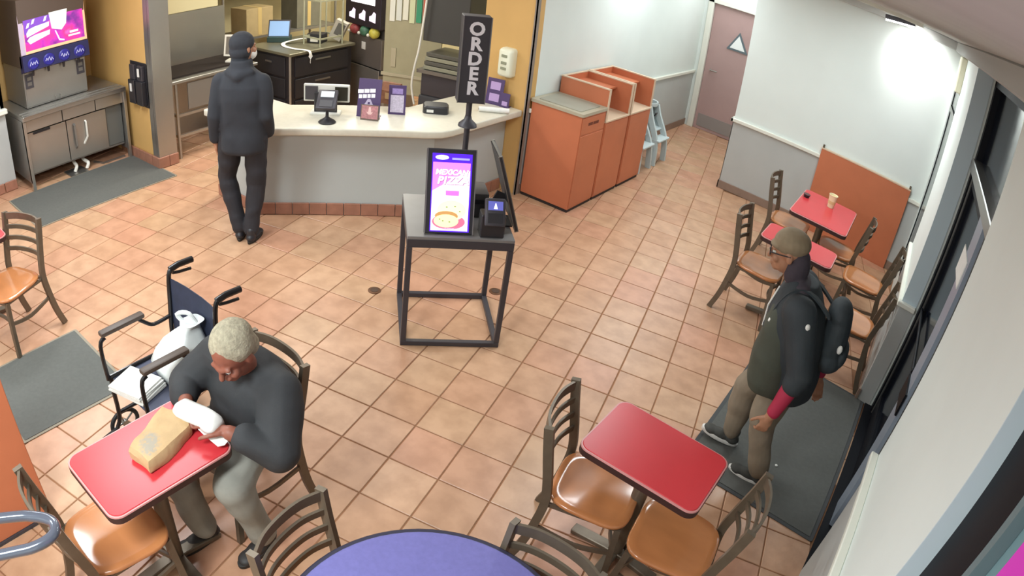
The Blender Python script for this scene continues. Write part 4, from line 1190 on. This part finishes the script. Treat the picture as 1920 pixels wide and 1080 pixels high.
MB().rings([[(q, y, .462 - .02 * (1 - (q / .21) ** 2)) for q in (-.21, -.12, .12, .21)] + [(q, y, .454 - .02 * (1 - (q / .21) ** 2)) for q in (.21, .12, -.12, -.21)] for y in (-.20, 0, .21)]).build('seat_sling', mat('grey_seat_fabric', '#474a5c', 0.7), wc, sharp=70)

def crumple(mb, amp, seed, f=22.0):
    rnd = random.Random(seed)
    ph = [(rnd.uniform(-1, 1), rnd.uniform(-1, 1), rnd.uniform(-1, 1), rnd.uniform(0, 6.3)) for _ in range(7)]
    out = []
    for x, y, z in mb.v:
        d = [0, 0, 0]
        for k, (a, b, c, p) in enumerate(ph):
            w = math.sin(f * (a * x + b * y + c * z) + p)
            d[k % 3] += w
        out.append((x + amp * d[0], y + amp * d[1], z + amp * d[2] * .6))
    mb.v = out
    return mb

def sack(n, prof):
    return MB().rings([[(cx + rx * math.copysign(abs(math.cos(2 * PI * i / n)) ** .6, math.cos(2 * PI * i / n)), cy + ry * math.copysign(abs(math.sin(2 * PI * i / n)) ** .6, math.sin(2 * PI * i / n)), z) for i in range(n)] for z, cx, cy, rx, ry in prof])

M_plastic = mat('white_plastic_bag', '#e2e6e4', 0.35, var=0.06, scale=12)
wbag = thing('plastic_bag', 'large white plastic bag slumped on the wheelchair seat', 'bag', (1.62, -1.98, 0.455))
crumple(sack(28, [(0.0, 0, 0, .12, .10), (.01, 0, 0, .155, .125), (.07, 0, 0, .165, .13), (.14, .01, .01, .15, .12), (.21, .02, .03, .12, .10), (.27, .03, .05, .075, .06), (.30, .04, .06, .05, .04), (.33, .05, .07, .065, .05)]), .007, 3, 26).build('bag_body', M_plastic, wbag, sharp=80)
crumple(MB().tube([(.03, .05, .31), (.0, .02, .36), (.06, .06, .38), (.09, .09, .32)], .012, 8, smooth=4), .004, 5).build('bag_handle', M_plastic, wbag)
nw = thing('folded_papers', 'stack of folded white papers on the front edge of the wheelchair seat', 'papers', (1.56, -2.23, 0.455), R(20))
for k in range(5):
    MB().cbox((.004 * (k % 2), -.003 * k, .006 + .011 * k), (.25 - .008 * k, .19, .009), Matrix.Rotation(R(3 * ((k % 3) - 1)), 3, 'Z')).build('paper_sheet', M_paper, nw)

pbag = thing('takeout_bag', 'crumpled brown takeout paper bag lying on the red table', 'paper bag', (2.27, -2.47, 0.7425), R(0))
def bagring(k, z, pts):
    return [(x * k, y * k, z) for x, y in pts]
B0 = [(.13, -.14), (.00, -.155), (-.035, -.11), (-.10, .02), (-.145, .10), (-.06, .14), (.02, .16), (.06, .13), (.10, .04)]
def dens(pts, m):
    o = []
    for i in range(len(pts)):
        a, b = pts[i], pts[(i + 1) % len(pts)]
        for j in range(m):
            o.append((a[0] + (b[0] - a[0]) * j / m, a[1] + (b[1] - a[1]) * j / m))
    return o
B1 = dens(B0, 4)
mbb = MB().rings([bagring(.96, .001, B1), bagring(1.0, .012, B1), bagring(.99, .04, B1), bagring(.90, .058, B1), bagring(.6, .066, B1), bagring(.3, .062, B1), bagring(.03, .06, B1)])
zz = [p[2] for p in mbb.v]
mbb = crumple(mbb, .0042, 11, 42)
mbb.v = [(x, y, max(z, .0008) if q > .0009 else q) for (x, y, z), q in zip(mbb.v, zz)]
mbb.build('bag_body', M_bag, pbag, sharp=30)
def ink(mt, cx, cy, rx, ry):
    nt = mt.node_tree
    b = nt.nodes['Principled BSDF']
    src = b.inputs['Base Color'].links[0].from_socket
    tc = nt.nodes.new('ShaderNodeTexCoord')
    mp = nt.nodes.new('ShaderNodeMapping')
    mp.vector_type = 'TEXTURE'
    mp.inputs['Location'].default_value = (cx, cy, 0.06)
    mp.inputs['Rotation'].default_value = (0, 0, R(-38))
    mp.inputs['Scale'].default_value = (rx, ry, 0.2)
    nt.links.new(tc.outputs['Object'], mp.inputs['Vector'])
    gr = nt.nodes.new('ShaderNodeTexGradient')
    gr.gradient_type = 'SPHERICAL'
    nt.links.new(mp.outputs[0], gr.inputs['Vector'])
    nz = nt.nodes.new('ShaderNodeTexNoise')
    nz.inputs['Scale'].default_value = 70
    nt.links.new(tc.outputs['Object'], nz.inputs['Vector'])
    ml = nt.nodes.new('ShaderNodeMath')
    ml.operation = 'MULTIPLY'
    nt.links.new(gr.outputs['Fac'], ml.inputs[0])
    nt.links.new(nz.outputs['Fac'], ml.inputs[1])
    rp = nt.nodes.new('ShaderNodeValToRGB')
    rp.color_ramp.elements[0].position = 0.18
    rp.color_ramp.elements[1].position = 0.34
    nt.links.new(ml.outputs[0], rp.inputs['Fac'])
    mx = nt.nodes.new('ShaderNodeMixRGB')
    mx.inputs[2].default_value = lin('#9a9080')
    nt.links.new(rp.outputs['Color'], mx.inputs['Fac'])
    nt.links.new(src, mx.inputs[1])
    nt.links.new(mx.outputs[0], b.inputs['Base Color'])
ink(M_bag, .035, -.07, .12, .075)

cup = thing('paper_cup', 'cream paper cup standing on the farthest red table', 'cup', (3.76, 3.42, 0.7425))
MB().lathe([(.001, 0), (.034, 0), (.046, .125), (.049, .128), (.047, .131), (.043, .128), (.033, .01), (.001, .01)], 24).build('cup_body', mat('cream_cup', '#ece0b8', 0.5), cup)
MB().lathe([(.0385, .04), (.0402, .04), (.0425, .07), (.0408, .07)], 24).build('cup_band', mat('tan_band', '#d8c48e', 0.5), cup)
sp1 = thing('sauce_tub', 'small dark sauce tub on the corner of the farthest red table', 'tub', (3.50, 3.38, 0.7425))
MB().lathe([(.001, 0), (.028, 0), (.036, .028), (.034, .03), (.001, .026)], 16).build('tub', M_black, sp1)
MB().lathe([(.036, .028), (.039, .03), (.036, .033), (.001, .033)], 16).build('tub_lid', mat('maroon_lid', '#4a1f22', 0.4), sp1)
tag(MB().lathe([(.001, 0), (.009, 0), (.011, .004), (.006, .008), (.001, .008)], 10, (4.30, .33, .0095)).build('white_scrap', M_paper), 'tiny white scrap lying on the doormat', 'scrap')

# ================================================================== PEOPLE
def V3(*a):
    return Vector(a)

def cap(mb, p0, p1, r0, r1, n=14):
    p0, p1 = Vector(p0), Vector(p1)
    d = p1 - p0
    L = d.length
    if L < 1e-6:
        mb.ball(p0, r0)
        return
    u = d / L
    pts, rr = [], []
    for k in range(6):
        a = PI / 2 * k / 5
        pts.append(p0 - u * (r0 * math.cos(a)))
        rr.append(max(r0 * math.sin(a), 1e-4))
    for k in range(6):
        a = PI / 2 * k / 5
        pts.append(p1 + u * (r1 * math.sin(a)))
        rr.append(max(r1 * math.cos(a), 1e-4))
    secs = [[(q * math.cos(2 * PI * i / n), q * math.sin(2 * PI * i / n)) for i in range(n)] for q in rr]
    mb.sweep(pts, secs)

def limb(mb, pts, rad):
    for i in range(len(pts) - 1):
        cap(mb, pts[i], pts[i + 1], rad[i], rad[i + 1])

def blob(name, mb, m, parent, voxel=0.008, smooth=6, wrinkle=0.0, seed=0, freq=30.0, cut=None):
    """voxel-join all shapes of mb into ONE continuous surface"""
    me = bpy.data.meshes.new(name)
    bm = bmesh.new()
    vs = [bm.verts.new(p) for p in mb.v]
    for q in mb.f:
        try:
            bm.faces.new([vs[i] for i in q])
        except ValueError:
            pass
    bmesh.ops.recalc_face_normals(bm, faces=bm.faces)
    bm.to_mesh(me)
    bm.free()
    o = bpy.data.objects.new(name, me)
    COL.objects.link(o)
    rm = o.modifiers.new('join', 'REMESH')
    rm.mode = 'VOXEL'
    rm.voxel_size = voxel
    if smooth:
        sm_ = o.modifiers.new('soften', 'SMOOTH')
        sm_.iterations = smooth
        sm_.factor = 0.5
    dg = bpy.context.evaluated_depsgraph_get()
    dg.update()
    ne = bpy.data.meshes.new_from_object(o.evaluated_get(dg))
    bpy.data.objects.remove(o)
    bpy.data.meshes.remove(me)
    n = len(ne.vertices)
    co = np.empty(n * 3)
    ne.vertices.foreach_get('co', co)
    co = co.reshape(-1, 3)
    if wrinkle:
        nr = np.empty(n * 3)
        ne.vertices.foreach_get('normal', nr)
        nr = nr.reshape(-1, 3)
        rs = np.random.RandomState(seed)
        w = np.zeros(n)
        for k in range(9):
            a = rs.normal(size=3)
            a[2] *= 1.6
            a *= freq * rs.uniform(.5, 1.4) / np.linalg.norm(a)
            w += np.sin(co @ a + rs.uniform(0, 6.3) + 1.5 * np.sin(co @ rs.normal(size=3) * 9))
        w = np.sign(w) * np.abs(w) ** 0.8
        co = co + nr * (w * wrinkle / 3.0)[:, None]
        ne.vertices.foreach_set('co', co.ravel())
    ne.polygons.foreach_set('use_smooth', np.ones(len(ne.polygons), bool))
    ne.name = name
    ne.materials.clear()
    ne.update()
    return link(name, ne, m, parent)

def head(mb, c, Rm, s=1.0):
    """skull, jaw, nose, brow, lips, ears around centre c; Rm turns it (local front +Y)"""
    c = Vector(c)
    def e(p, r):
        mb.ball(c + Rm @ (Vector(p) * s), tuple(q * s for q in r), 16, 10, Rm)
    e((0, -.010, .025), (.076, .094, .095))
    e((0, .022, -.045), (.058, .066, .072))
    e((0, .062, -.085), (.030, .028, .024))
    e((0, .086, .012), (.030, .014, .012))
    e((.030, .080, .020), (.022, .012, .009))
    e((-.030, .080, .020), (.022, .012, .009))
    cap(mb, c + Rm @ (V3(0, .088, .008) * s), c + Rm @ (V3(0, .108, -.030) * s), .009 * s, .014 * s)
    e((0, .090, -.058), (.024, .012, .006))
    e((0, .088, -.069), (.021, .012, .007))
    e((.040, .066, -.028), (.022, .022, .022))
    e((-.040, .066, -.028), (.022, .022, .022))
    for q in (-1, 1):
        e((q * .079, -.008, -.008), (.010, .021, .032))

def eyes(c, Rm, s, parent):
    for q in (-1, 1):
        p = Vector(c) + Rm @ (V3(q * .030, .079, .003) * s)
        eb = MB().ball(p, .0115 * s, 12, 8).build('eye', M_white, parent)
        MB().ball(p + Rm @ (V3(0, .0085, 0) * s), .006 * s, 10, 6).build('iris', M_black, eb)

def hand(mb, w, d, n, side, curl=0.35, s=1.0):
    """wrist w, pointing d, palm normal n, side = direction of the thumb"""
    d = Vector(d).normalized()
    n = (Vector(n) - d * Vector(n).dot(d)).normalized()
    t = (Vector(side) - d * Vector(side).dot(d) - n * Vector(side).dot(n)).normalized()
    w = Vector(w)
    Rm = Matrix((t, d, n)).transposed()
    mb.ball(w + d * (.050 * s), (.040 * s, .052 * s, .016 * s), 12, 8, Rm)
    cap(mb, w - d * .01, w + d * (.03 * s), .024 * s, .024 * s)
    for k, (x, L) in enumerate(((.029, .072), (.010, .082), (-.010, .076), (-.028, .060))):
        p = w + d * (.088 * s) + t * (x * s)
        a = curl * (0.8 + .12 * k)
        q = d + t * (x * 1.2)
        for j, f_ in enumerate((.45, .32, .23)):
            dd = (d * math.cos(a * (j + .6)) + n * math.sin(a * (j + .6)) + t * x).normalized()
            p2 = p + dd * (L * f_ * s)
            cap(mb, p, p2, (.0098 - .0008 * j) * s, (.0090 - .0008 * j) * s, 10)
            p = p2
    p = w + d * (.028 * s) + t * (.032 * s)
    for j, (L, a) in enumerate(((.036, .75), (.030, .45), (.024, .25))):
        dd = (d * math.cos(a) + t * math.sin(a) + n * (.25 + .2 * j)).normalized()
        p2 = p + dd * (L * s)
        cap(mb, p, p2, (.0125 - .001 * j) * s, (.0115 - .001 * j) * s, 10)
        p = p2

def shoe(name, ankle, fwd, upper, sole, parent, s=1.0, pitch=0.0):
    f = Vector(fwd).normalized()
    side = f.cross(Vector((0, 0, 1))).normalized()
    upv = side.cross(f).normalized()
    Rm = Matrix((side, f, upv)).transposed() @ Matrix.Rotation(pitch, 3, 'X')
    a = Vector(ankle)
    def pt(x, y, z):
        return a + Rm @ (Vector((x, y, z)) * s)
    mb = MB()
    mb.ball(pt(0, -.02, -.045), (.042 * s, .055 * s, .040 * s), 14, 8, Rm)
    mb.ball(pt(0, .06, -.055), (.044 * s, .075 * s, .030 * s), 14, 8, Rm)
    mb.ball(pt(0, .125, -.060), (.046 * s, .055 * s, .026 * s), 14, 8, Rm)
    cap(mb, pt(0, -.015, -.03), pt(0, -.02, .015), .040 * s, .038 * s)
    o = blob(name, mb, upper, parent, .007, 3)
    rings = []
    for z, k in ((-.088, .97), (-.086, 1.0), (-.064, 1.02), (-.062, .98)):
        ring = []
        for i in range(28):
            t = 2 * PI * i / 28
            y = math.sin(t)
            w_ = (.043 + .008 * y) * k
            ring.append(tuple(pt(w_ * math.cos(t), .055 + .132 * y * k, z)))
        rings.append(ring)
    MB().rings(rings).build('sole', sole, o, sharp=50)
    return o

def torso(mb, rows, n=28):
    mb.rings([[(cx + rx * math.copysign(abs(math.cos(2 * PI * i / n)) ** .85, math.cos(2 * PI * i / n)), cy + ry * math.copysign(abs(math.sin(2 * PI * i / n)) ** .85, math.sin(2 * PI * i / n)), z) for i in range(n)] for z, cx, cy, rx, ry in rows])

def rotz3(a):
    return Matrix.Rotation(a, 3, 'Z')

M_hoodie = mat('black_hoodie', '#2b2d33', 0.85, var=0.12, scale=9, bump=0.15, bscale=300)
M_jeans = mat('black_trousers', '#28272c', 0.8, var=0.12, scale=9, bump=0.1, bscale=300)
M_sole_d = mat('dark_sole', '#26231f', 0.7)

# ---------------------------------------------------------------- person in black walking towards the counter gap, seen from behind
p1 = thing('person', 'person in black hoodie and black trousers walking away beside the order counter', 'person', (-0.075, -0.29, 0), R(38))
HR = rotz3(R(-42))
Hc = V3(0.005, .045, 1.635)
b = MB()
head(b, Hc, HR)
limb(b, [(0, .0, 1.44), (0, .03, 1.56)], [.058, .052])
limb(b, [(-.12, 0, 1.355), (.12, 0, 1.355)], [.055, .055])
b.ball((0, 0, 1.22), (.14, .10, .18))
b.ball((0, 0, .98), (.14, .10, .14))
LL = [(-.10, 0, .92), (-.185, .07, .52), (-.07, -.02, .09)]
RL = [(.09, 0, .92), (.075, .03, .49), (.035, -.055, .085)]
limb(b, LL, [.085, .055, .04])
limb(b, RL, [.085, .055, .04])
LA = [(-.165, -.01, 1.38), (-.212, -.055, 1.10), (-.238, .0, .86)]
RA = [(.165, -.01, 1.38), (.195, -.03, 1.10), (.175, .10, .90)]
limb(b, [(-.155, -.01, 1.35), LA[1], LA[2]], [.046, .040, .032])
limb(b, [(.155, -.01, 1.35), RA[1], RA[2]], [.046, .040, .032])
hand(b, LA[2], (0.02, .12, -1), (1, .3, 0), (.3, 1, 0), .45)
hand(b, RA[2], (-.4, .8, -.5), (-1, 0, 0), (0, .2, 1), .5)
blob('body', b, M_skin, p1, .007, 3)
j = MB()
torso(j, [(.79, 0, -.005, .165, .13), (.82, 0, -.005, .180, .145), (.95, 0, -.005, .182, .145), (1.10, 0, 0, .178, .138), (1.24, 0, -.005, .180, .140), (1.34, 0, -.01, .180, .130), (1.42, 0, -.01, .145, .108), (1.48, 0, -.01, .098, .088), (1.55, 0, .01, .082, .088)])
limb(j, [(-.135, -.005, 1.37), (.135, -.005, 1.37)], [.072, .072])
limb(j, [LA[0], LA[1], (-.234, -.005, .895)], [.070, .062, .050])
limb(j, [RA[0], RA[1], (.18, .08, .93)], [.070, .062, .052])
limb(j, [(-.085, -.055, 1.46), (.0, -.095, 1.43), (.085, -.055, 1.46)], [.040, .048, .040])
limb(j, [(-.06, 0, 1.43), (-.15, -.005, 1.375)], [.07, .07])
limb(j, [(.06, 0, 1.43), (.15, -.005, 1.375)], [.07, .07])
blob('hoodie', j, M_hoodie, p1, .009, 10, .007, 3, 18)
t_ = MB()
t_.ball((0, 0, .93), (.165, .125, .12))
limb(t_, [(-.10, 0, .90), (-.185, .07, .53), (-.075, -.015, .10)], [.105, .082, .064])
limb(t_, [(.09, 0, .90), (.078, .03, .50), (.038, -.05, .095)], [.105, .080, .062])
blob('trousers', t_, M_jeans, p1, .009, 6, .006, 8, 26)
shoe('shoe', (-.07, -.02, .088), (-.15, 1, 0), M_black, M_sole_d, p1, 1.0)
shoe('shoe', (.045, -.06, .088), (.15, 1, 0), M_black, M_sole_d, p1, 1.0)
cp = MB()
cp.ball(Hc + HR @ V3(0, -.018, .042), (.090, .104, .092), 18, 10, HR)
cp.ball(Hc + HR @ V3(0, -.030, -.03), (.090, .085, .085), 18, 10, HR)
cp.ball(Hc + HR @ V3(0, -.035, -.09), (.078, .07, .07), 18, 10, HR)
blob('beanie', cp, M_hoodie, p1, .007, 4, .003, 5, 40)
mk = MB()
mk.ball(Hc + HR @ V3(0, .055, -.055), (.060, .058, .055), 16, 10, HR)
blob('face_mask', mk, M_paper, p1, .007, 3)

# ---------------------------------------------------------------- person with cap, glasses and backpack walking in from the door
p2 = thing('person', 'person in olive and black jacket, tan cap and glasses walking in across the doormat', 'person', (4.08, 0.17, 0), R(97))
HR = rotz3(R(4)) @ Matrix.Rotation(R(-12), 3, 'X')
Hc = V3(-.01, .215, 1.395)
b = MB()
head(b, Hc, HR, .98)
limb(b, [(0, .09, 1.20), (-.005, .17, 1.31)], [.06, .052])
limb(b, [(-.13, .065, 1.19), (.13, .065, 1.19)], [.07, .07])
b.ball((0, .03, 1.03), (.15, .11, .18))
b.ball((0, -.02, .82), (.14, .11, .13))
L2 = [(-.085, -.02, .78), (-.105, .0, .44), (-.095, -.125, .09)]
R2 = [(.085, -.01, .78), (.10, .155, .45), (.125, .13, .11)]
limb(b, L2, [.08, .052, .038])
limb(b, R2, [.08, .052, .038])
A2 = [(-.175, .055, 1.185), (-.265, -.075, .90), (-.325, -.015, .635)]
B2 = [(.175, .055, 1.185), (.235, -.10, .92), (.20, -.235, .68)]
limb(b, A2, [.052, .040, .030])
limb(b, B2, [.052, .040, .030])
hand(b, A2[2], (-.10, .15, -1), (1, .2, 0), (.2, 1, 0), .75, .95)
hand(b, B2[2], (-.05, -.35, -1), (-1, 0, 0), (0, 1, -.3), .6, .95)
body2 = blob('body', b, M_skin, p2, .0065, 3)
eyes(Hc, HR, .98, p2)
M_olive = mat('olive_jacket', '#42453a', 0.8, var=0.15, scale=7, bump=0.1, bscale=250)
M_navyj = mat('black_navy_jacket', '#2d3337', 0.75, var=0.15, scale=7, bump=0.1, bscale=250)
j = MB()
torso(j, [(.63, 0, -.02, .20, .17), (.66, 0, -.02, .215, .19), (.78, 0, -.01, .225, .20), (.92, 0, .015, .225, .19), (1.06, 0, .04, .225, .175), (1.17, 0, .055, .205, .145), (1.25, 0, .065, .14, .11), (1.30, 0, .08, .09, .085)])
limb(j, [(-.145, .06, 1.18), (.145, .06, 1.18)], [.09, .09])
limb(j, [A2[0], A2[1], (-.280, -.06, .84)], [.092, .080, .068])
limb(j, [B2[0], B2[1], (.225, -.15, .84)], [.092, .080, .068])
blob('jacket', j, M_navyj, p2, .009, 10, .008, 13, 18)
j2 = MB()
torso(j2, [(.645, -.07, .06, .15, .125), (.70, -.075, .07, .16, .14), (.85, -.08, .09, .155, .135), (1.0, -.08, .11, .145, .115), (1.12, -.07, .12, .115, .085), (1.18, -.05, .12, .06, .05)])
blob('jacket_front', j2, M_olive, p2, .009, 8, .007, 17, 18)
hd = MB()
hd.ball(Hc + V3(0, -.07, -.06), (.085, .075, .115))
limb(hd, [(-.075, .075, 1.245), (.075, .075, 1.245)], [.06, .06])
blob('hood', hd, mat('plum_hood', '#3d353d', 0.85, var=0.1, scale=9), p2, .008, 5, .004, 19, 30)
sl = MB()
limb(sl, [(-.280, -.06, .84), (-.318, -.022, .665)], [.050, .042])
blob('cuff', sl, mat('crimson_sleeve', '#a3203f', 0.7), p2, .007, 3, .003, 3, 40)
sl = MB()
limb(sl, [(.225, -.15, .84), (.203, -.225, .71)], [.050, .042])
blob('cuff', sl, MATS['crimson_sleeve'], p2, .007, 3, .003, 4, 40)
t_ = MB()
t_.ball((0, -.02, .80), (.155, .125, .12))
limb(t_, [(-.085, -.02, .76), (-.105, .0, .45), (-.10, -.11, .115)], [.115, .088, .068])
limb(t_, [(.085, -.01, .76), (.10, .155, .46), (.125, .14, .13)], [.115, .090, .068])
blob('trousers', t_, mat('taupe_trousers', '#857866', 0.85, var=0.15, scale=9, bump=0.1, bscale=300), p2, .009, 5, .008, 21, 26)
M_sk = mat('grey_suede', '#43433f', 0.8, var=0.15, scale=30)
shoe('shoe', (-.095, -.125, .088), (.08, 1, 0), M_sk, M_paper, p2, 1.0)
shoe('shoe', (.125, .13, .105), (-.05, 1, .12), M_sk, M_paper, p2, 1.0)
cp = MB()
cp.ball(Hc + HR @ V3(0, -.016, .055), (.089, .106, .080), 18, 10, HR)
cp.ball(Hc + HR @ V3(0, .055, .040), (.066, .050, .022), 18, 10, HR)
blob('cap', cp, mat('tan_cap', '#8a7a62', 0.85, var=0.1, scale=20), p2, .006, 3, .002, 5, 40)
gl = MB()
for q in (-1, 1):
    cc = Hc + HR @ (V3(q * .033, .100, .004) * .98)
    ring = [cc + HR @ V3(.024 * math.cos(2 * PI * i / 16), .002, .018 * math.sin(2 * PI * i / 16)) for i in range(17)]
    gl.tube(ring, .0035, 6)
    gl.tube([Hc + HR @ V3(q * .056, .098, .008), Hc + HR @ V3(q * .080, .05, .010), Hc + HR @ V3(q * .083, -.015, .006)], .0035, 6)
gl.tube([Hc + HR @ V3(-.010, .104, .006), Hc + HR @ V3(.010, .104, .006)], .003, 6)
gl.build('glasses', M_black, p2)
for x, y, z in ((-.155, .180, 1.06), (-.262, -.005, 1.165)):
    MB().ball((x, y, z), (.020, .020, .022), 10, 6).build('jacket_patch', M_paper, p2)
zp = MB().tube([(-.02, .20, 1.20), (-.03, .225, 1.08), (-.03, .215, .95)], .005, 6)
zp.build('zip', M_paper, p2)

bp_ = thing('backpack', 'dark grey backpack worn by the person walking in', 'backpack', (4.08, 0.17, 0), R(97))
k_ = MB()
k_.ball((0, -.19, 1.07), (.135, .085, .19))
k_.ball((0, -.205, .94), (.135, .09, .09))
k_.ball((0, -.175, 1.20), (.12, .075, .08))
blob('pack', k_, mat('slate_pack', '#30373b', 0.75, var=0.12, scale=10, bump=0.1, bscale=200), bp_, .009, 5, .004, 31, 24)
k_ = MB()
k_.ball((0, -.27, .98), (.10, .04, .085))
pk = blob('front_pocket', k_, MATS['slate_pack'], bp_, .008, 4)
for q in (-1, 1):
    MB().bar([(q * .10, -.115, 1.19), (q * .10, -.02, 1.252), (q * .10, .06, 1.278), (q * .11, .13, 1.245), (q * .115, .178, 1.15), (q * .12, .21, 1.0)], .045, .012, smooth=5).build('strap', MATS['slate_pack'], bp_)
MB().ball((-.125, -.235, 1.06), (.016, .016, .026), 10, 6).build('tag', M_paper, bp_)

# ---------------------------------------------------------------- seated person unwrapping food at the red table
p3 = thing('person', 'person in black jacket and grey trousers seated at the red table, head bent over food', 'person', (2.26, -2.06, 0), R(183))
HR = rotz3(R(12)) @ Matrix.Rotation(R(-30), 3, 'X')
Hc = V3(-.125, .085, 1.10)
b = MB()
head(b, Hc, HR)
limb(b, [(-.07, -.01, .95), (-.115, .045, 1.03)], [.06, .054])
limb(b, [(-.20, -.03, .90), (.09, -.01, .92)], [.075, .075])
b.ball((-.045, -.06, .76), (.16, .115, .17))
b.ball((0, -.07, .585), (.16, .13, .12))
L3 = [(-.09, 0, .545), (-.215, .24, .515), (-.235, .12, .09)]
R3 = [(.09, 0, .545), (.075, .36, .525), (.0, .30, .09)]
limb(b, L3, [.085, .056, .04])
limb(b, R3, [.085, .056, .04])
A3 = [(-.245, -.045, .885), (-.365, .085, .715), (-.205, .205, .800)]
B3 = [(.125, -.02, .905), (.235, .10, .765), (.085, .215, .800)]
limb(b, A3, [.056, .045, .033])
limb(b, B3, [.056, .045, .033])
hand(b, A3[2], (.95, .30, .05), (0, .3, -1), (-.2, 1, .3), .35)
hand(b, B3[2], (-.95, .25, .02), (0, .3, -1), (.2, 1, .3), .35)
body3 = blob('body', b, M_skin2, p3, .0065, 3)
eyes(Hc, HR, 1.0, p3)
M_bj = mat('black_jacket', '#313234', 0.8, var=0.12, scale=8, bump=0.1, bscale=250)
j = MB()
torso(j, [(.47, -.01, -.07, .17, .14), (.50, -.01, -.07, .21, .17), (.60, -.025, -.07, .22, .175), (.72, -.045, -.065, .225, .175), (.84, -.055, -.055, .215, .155), (.93, -.06, -.04, .165, .12), (.99, -.075, -.02, .10, .09)])
limb(j, [(-.215, -.04, .89), (.105, -.015, .91)], [.10, .10])
limb(j, [A3[0], A3[1], (-.265, .165, .775)], [.102, .086, .066])
limb(j, [B3[0], B3[1], (.14, .185, .79)], [.102, .086, .066])
blob('jacket', j, M_bj, p3, .009, 9, .009, 41, 18)
t_ = MB()
t_.ball((0, -.06, .57), (.18, .15, .11))
limb(t_, [(-.09, 0, .55), (-.215, .24, .52), (-.235, .13, .115)], [.112, .090, .068])
limb(t_, [(.09, 0, .55), (.075, .36, .53), (.0, .305, .115)], [.112, .090, .068])
blob('trousers', t_, mat('grey_trousers', '#8d8a80', 0.85, var=0.15, scale=9, bump=0.1, bscale=300), p3, .009, 5, .008, 43, 26)
M_ds = mat('dark_shoe', '#2c2826', 0.6)
shoe('shoe', (-.235, .12, .088), (-.1, 1, 0), M_ds, M_sole_d, p3)
shoe('shoe', (.0, .30, .088), (.1, 1, 0), M_ds, M_sole_d, p3)
hr = MB()
hr.ball(Hc + HR @ V3(0, -.028, .045), (.089, .100, .088), 18, 10, HR)
hr.ball(Hc + HR @ V3(0, -.06, -.02), (.078, .06, .07), 18, 10, HR)
blob('hair', hr, mat('pale_grey_hair', '#a59c85', 0.9, var=0.25, scale=60, bump=0.4, bscale=120), p3, .007, 3, .004, 47, 60)

wrap = thing('food_wrapper', 'white food wrapper held in both hands by the seated person', 'wrapper', (2.31, -2.30, .795), R(10))
crumple(sack(24, [(-.015, 0, 0, .02, .02), (-.010, 0, 0, .10, .045), (.015, 0, 0, .135, .055), (.04, .01, 0, .12, .05), (.055, .02, 0, .07, .035), (.06, .03, 0, .01, .01)]), .006, 51, 40).build('wrapped_food', M_paper, wrap, sharp=80)
crumple(MB().rings([[(x, y, z) for x, y, z in ((-.03, -.03, 0), (.03, -.03, 0), (.03, .03, .01), (-.03, .03, .01))], [(.09, -.05, -.01), (.13, -.03, -.012), (.13, .02, 0), (.09, .03, .01)], [(.17, -.055, -.022), (.185, -.03, -.024), (.18, .0, -.02), (.165, .0, -.016)]]), .004, 53).build('paper_flap', M_white, wrap)
